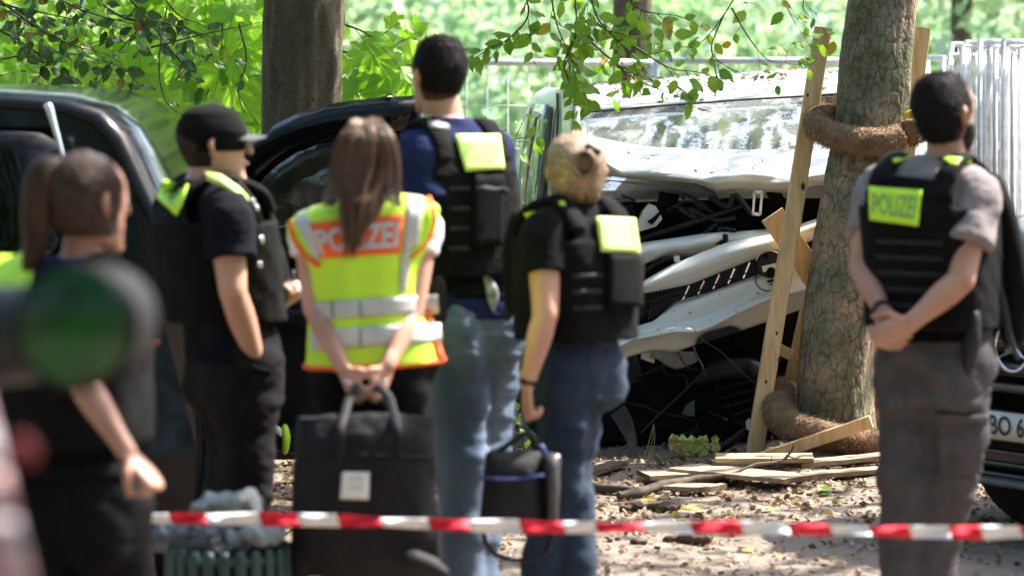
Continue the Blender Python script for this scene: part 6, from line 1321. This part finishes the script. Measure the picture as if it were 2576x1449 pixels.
m = MB(); m.limb([P(1040, 1410, 8.5), P(1080, 1425, 8.5), P(1112, 1440, 8.5)], [.03, .03, .02], 10, 4); m.build('corner_strap', bgm, tb_)

# ---- woman at far left
I = person('dark haired woman with ponytail at far left seen out of focus', 7.4, 'f', 22,
    [(190, 1370), (190, 1250), (180, 1080), (175, 880), (175, 800), (178, 708), (205, 645)], (226, 500, 46, 0),
    [[(35, 775, .10), (-20, 1020, .1), (20, 1200, -.1), (60, 1260, -.15)], [(305, 772, -.08), (196, 945, -.24), (322, 1140, -.32), (368, 1190, -.33)]],
    [[(120, 1330, 0), (110, 1600, 0), (110, 2000, 0)], [(270, 1330, 0), (275, 1600, 0), (275, 2000, 0)]], M['skin_tan'],
    [None, ((-.6, .3, -.4), (.3, -.6, 1), (1.3, 1.3, 1.3, 1.3), .8)], hsc=.97, group='police officers watching the wreck')
h_ = short_hair(I, M['hair_lw'], inf=.007, low=.05, back=.018, fade=False, wr=.002); bunc = pt((120, 440, -.05), 7.4); combed(I, h_, M['strand_dk'], 900, bunc, .0022, 6); face_bits(I)
mb = MB(); mb.limb([pt(p, 7.4) for p in ((150, 430, -.04), (110, 440, -.06), (92, 520, -.07), (86, 620, -.06), (60, 700, -.05))], [.035, .040, .036, .028, .010], 16, 5); me = fuse(mb, .006, 2); wrinkle(me, .003, (40, 40, 6), 9, False); mesh_obj(me, 'ponytail', M['hair_lw'], I['root'])
shirt(I, M['tee_navy'], .55, .016, wr=.005, lv=(3, 6)); trousers(I, M['black_trs'], (.10, .08, .07), wr=.006, seed=41); shoes(I)
v = vest(I, M['vest_fab'], hem=(182, 1110), strap=.09); b = bvh_of(v)
patch('police_patch', b, [(-10, 640), (92, 642), (72, 745), (-30, 768)], M['lime'], I['root'], lift=.008)
pouch(I, 'belt_pouch', [(330, 1240, .0), (335, 1330, .0)], [.045, .05], M['vest_fab'])
patch('belt', bvh_of(bpy.data.objects[[o.name for o in I['root'].children if o.name.startswith('trousers')][0]]), [(60, 1170), (330, 1170), (330, 1205), (60, 1205)], M['vest_fab'], I['root'], (12, 3), .01, .008)

# ---------------------------------------------------------------- litter bin, tape, foreground camera
YB = 8.62; bc = P(578, 1372, YB); bc = Vector((bc.x, YB, 0)); zt = P(0, 1372, YB).z; br = .165
bn = empty('litter_bin', bc, 'dark green slatted litter bin overflowing with plastic bags', 'litter bin')
m = MB(); m.tube([bc+Vector((0, 0, .05)), bc+Vector((0, 0, zt-.03))], br-.018, 32); m.build('liner', M['void'], bn)
for k in range(24):
    th = 2*math.pi*k/24; d = Vector((math.cos(th), math.sin(th), 0)); t = Vector((-math.sin(th), math.cos(th), 0)); m = MB()
    m.limb([bc+d*br+Vector((0, 0, .06)), bc+d*(br+.004)+Vector((0, 0, zt*.6)), bc+d*br+Vector((0, 0, zt-.01))], [.017]*3, 10, 3, squash=(.6, 1), up=d); m.build('slat', M['bin_green'], bn)
m = MB(); m.tube([bc+Vector((math.cos(t)*(br-.01), math.sin(t)*(br-.01), zt-.025)) for t in np.linspace(0, 2*math.pi, 33)], .012, 8); m.build('rim', M['bin_green'], bn)
def crumple(label, c, s_, seed, m_):
    mb = MB(); mb.limb([Vector(c)-Vector((s_[0]*.5, 0, 0)), Vector(c), Vector(c)+Vector((s_[0]*.5, 0, s_[2]*.2))], [s_[2]*.8, s_[2], s_[2]*.7], 20, 6, squash=(1, s_[1]/s_[2])); me = fuse(mb, .006, 1); wrinkle(me, .018, (22, 22, 26), seed); wrinkle(me, .006, (60, 60, 70), seed+1); return tag(mesh_obj(me, 'plastic_bag', m_), label, 'plastic bag', 'rubbish bags on the litter bin')
crumple('translucent white bag sticking up above the tape on the bin', P(570, 1280, YB), (.12, .05, .045), 3, M['bagplastic'])
crumple('grey blue plastic bag slumped over the bin rim', P(500, 1345, YB), (.18, .09, .05), 7, mat('blue_grey_plastic', (.10, .13, .16), (.03, .035, .04), .25, 9, .004, 14))
crumple('white bag end lying over the right bin rim', P(650, 1345, YB-.05), (.12, .05, .030), 12, M['bagplastic'])
crumple('dark rubbish filling the bin mouth', P(580, 1368, YB), (.2, .12, .055), 15, mat('dark_plastic', (.03, .035, .04), (.015, .015, .017), .3, 9, .004, 14))
m = MB(); m.limb([P(612, 1250, YB-.05), P(632, 1240, YB-.05), P(646, 1275, YB-.05), P(650, 1310, YB-.05)], [.012, .016, .014, .008], 10, 4, squash=(1, .4)); m.build('bag_handle', M['white'], bpy.data.objects['plastic_bag'])

YTp = 8.18
tp = empty('barrier_tape', P(1288, 1320, YTp), 'red and white barrier tape stretched across the whole view', 'barrier tape')
edges_px = [-720, -620, -520, -420, -320, -220, -120, -20, 80, 160, 250, 345, 470, 655-78, 655, 772, 842, 962, 1080, 1196, 1312, 1422, 1502, 1618, 1740, 1868, 1982, 2068, 2152, 2262, 2356, 2420, 2480, 2640, 2760, 2880, 3000]
cols = {}
x = [-300, -180, -60, 60, 180, 262, 345, 428, 520, 655, 752, 852, 960, 1080, 1180, 1310, 1420, 1500, 1620, 1740, 1866, 1985, 2090, 2190, 2290, 2390, 2470, 2570, 2670, 2770, 2870, 2970]
def ty(px): return 1300+(px-345)*(1337-1300)/(2576-345)+3*math.sin(px*.006)+6*math.sin((px-345)/2231*math.pi)
for i in range(len(x)-1):
    G = []; n = 6
    for v in range(5):
        row = []
        for j in range(n+1):
            px = lerp(x[i], x[i+1], j/n); hw = 15+2.5*math.sin(px*.011)+1.2*math.sin(px*.031); vv = v/4*2-1; ww = .010*math.sin(px*.03+vv*2)+.006*math.sin(px*.011)+.004*math.sin(px*.07-vv)
            slant = vv*5; row.append(P(px+slant, ty(px)-vv*hw*-1, YTp+ww+.01*math.sin(px*.004)))
        G.append(row)
    m = MB(); m.grid(G[::-1], 0, .0006); m.build('tape_stripe', M['white'] if i % 2 == 0 else M['red'], tp)

lc = P(190, 822, 4.2); lr = empty('video_camera', lc, 'large round black lens with green coated glass close at far left', 'camera')
ax = Vector((.12, 1, .0)).normalized()
m = MB(); sd_ = ax
m.tube([lc+ax*.16, lc+ax*.02, lc-ax*.0, lc-ax*.004, lc+ax*.0], [.074, .082, .086, .083, .076], 40); m.build('lens_hood', mat('matt_black_rim', (.004, .004, .005), None, .6, spec=.2), lr)
m = MB(); vs = [lc-ax*.016]; fs = []
u1 = ax.cross(Vector((0, 0, 1))).normalized(); u2 = ax.cross(u1)
for r_i, (rr_, dp) in enumerate(((.02, -.0155), (.04, -.0135), (.06, -.009), (.076, -.004))):
    for k in range(32): t = 2*math.pi*k/32; vs.append(lc+u1*math.cos(t)*rr_+u2*math.sin(t)*rr_+ax*dp)
fs = [(0, 1+k, 1+(k+1) % 32) for k in range(32)]+[(1+r_i*32+k, 1+(r_i+1)*32+k, 1+(r_i+1)*32+(k+1) % 32, 1+r_i*32+(k+1) % 32) for r_i in range(3) for k in range(32)]
m.add(vs, fs); m.build('front_glass', M['lens_green'], lr)
m = MB(); m.limb([lc+ax*.1, lc+ax*.3+Vector((-.12, 0, -.03)), lc+ax*.4+Vector((-.30, 0, -.05))], [.065, .07, .075], 16, 5); m.build('camera_body', M['blk_plastic'], lr)
m = MB(); 
for k in range(3): t = 2*math.pi*k/3+.4; h0 = lc+ax*.4+Vector((-.34, 0, -.1)); m.limb([h0, Vector((h0.x+math.cos(t)*.35, h0.y+math.sin(t)*.35, 0))], [.02, .014], 10, 3)
m.build('tripod', M['blk_plastic'], lr)
nt_ = empty('tape_end', P(0, 1200, 2.9), 'blurred loose end of barrier tape close in the lower left corner', 'barrier tape')
segs = [(-120, 900), (-100, 980), (-80, 1060), (-48, 1180), (-20, 1300), (12, 1420), (40, 1560)]
for i in range(6):
    (xa, ya), (xb, yb) = segs[i], segs[i+1]; m = MB(); m.grid([[P(lerp(xa, xb, v/4)+s_*62, lerp(ya, yb, v/4), 2.9+.008*math.sin(v+i)+.01*s_) for s_ in (-1, -.5, 0, .5, 1)] for v in range(5)][::-1], 0, .0006); m.build('tape_stripe', mat('pinkish_tape', (.30, .17, .19), (.25, .14, .16), .6) if i % 2 else mat('dull_white_tape', (.33, .28, .32), None, .6), nt_)
m = MB(); m.limb([P(52, 1120, 2.85), P(70, 1140, 2.85)], [.009, .008], 12, 3); m.build('red_knot', mat('dim_red_tape', (.30, .02, .03), None, .6), nt_)
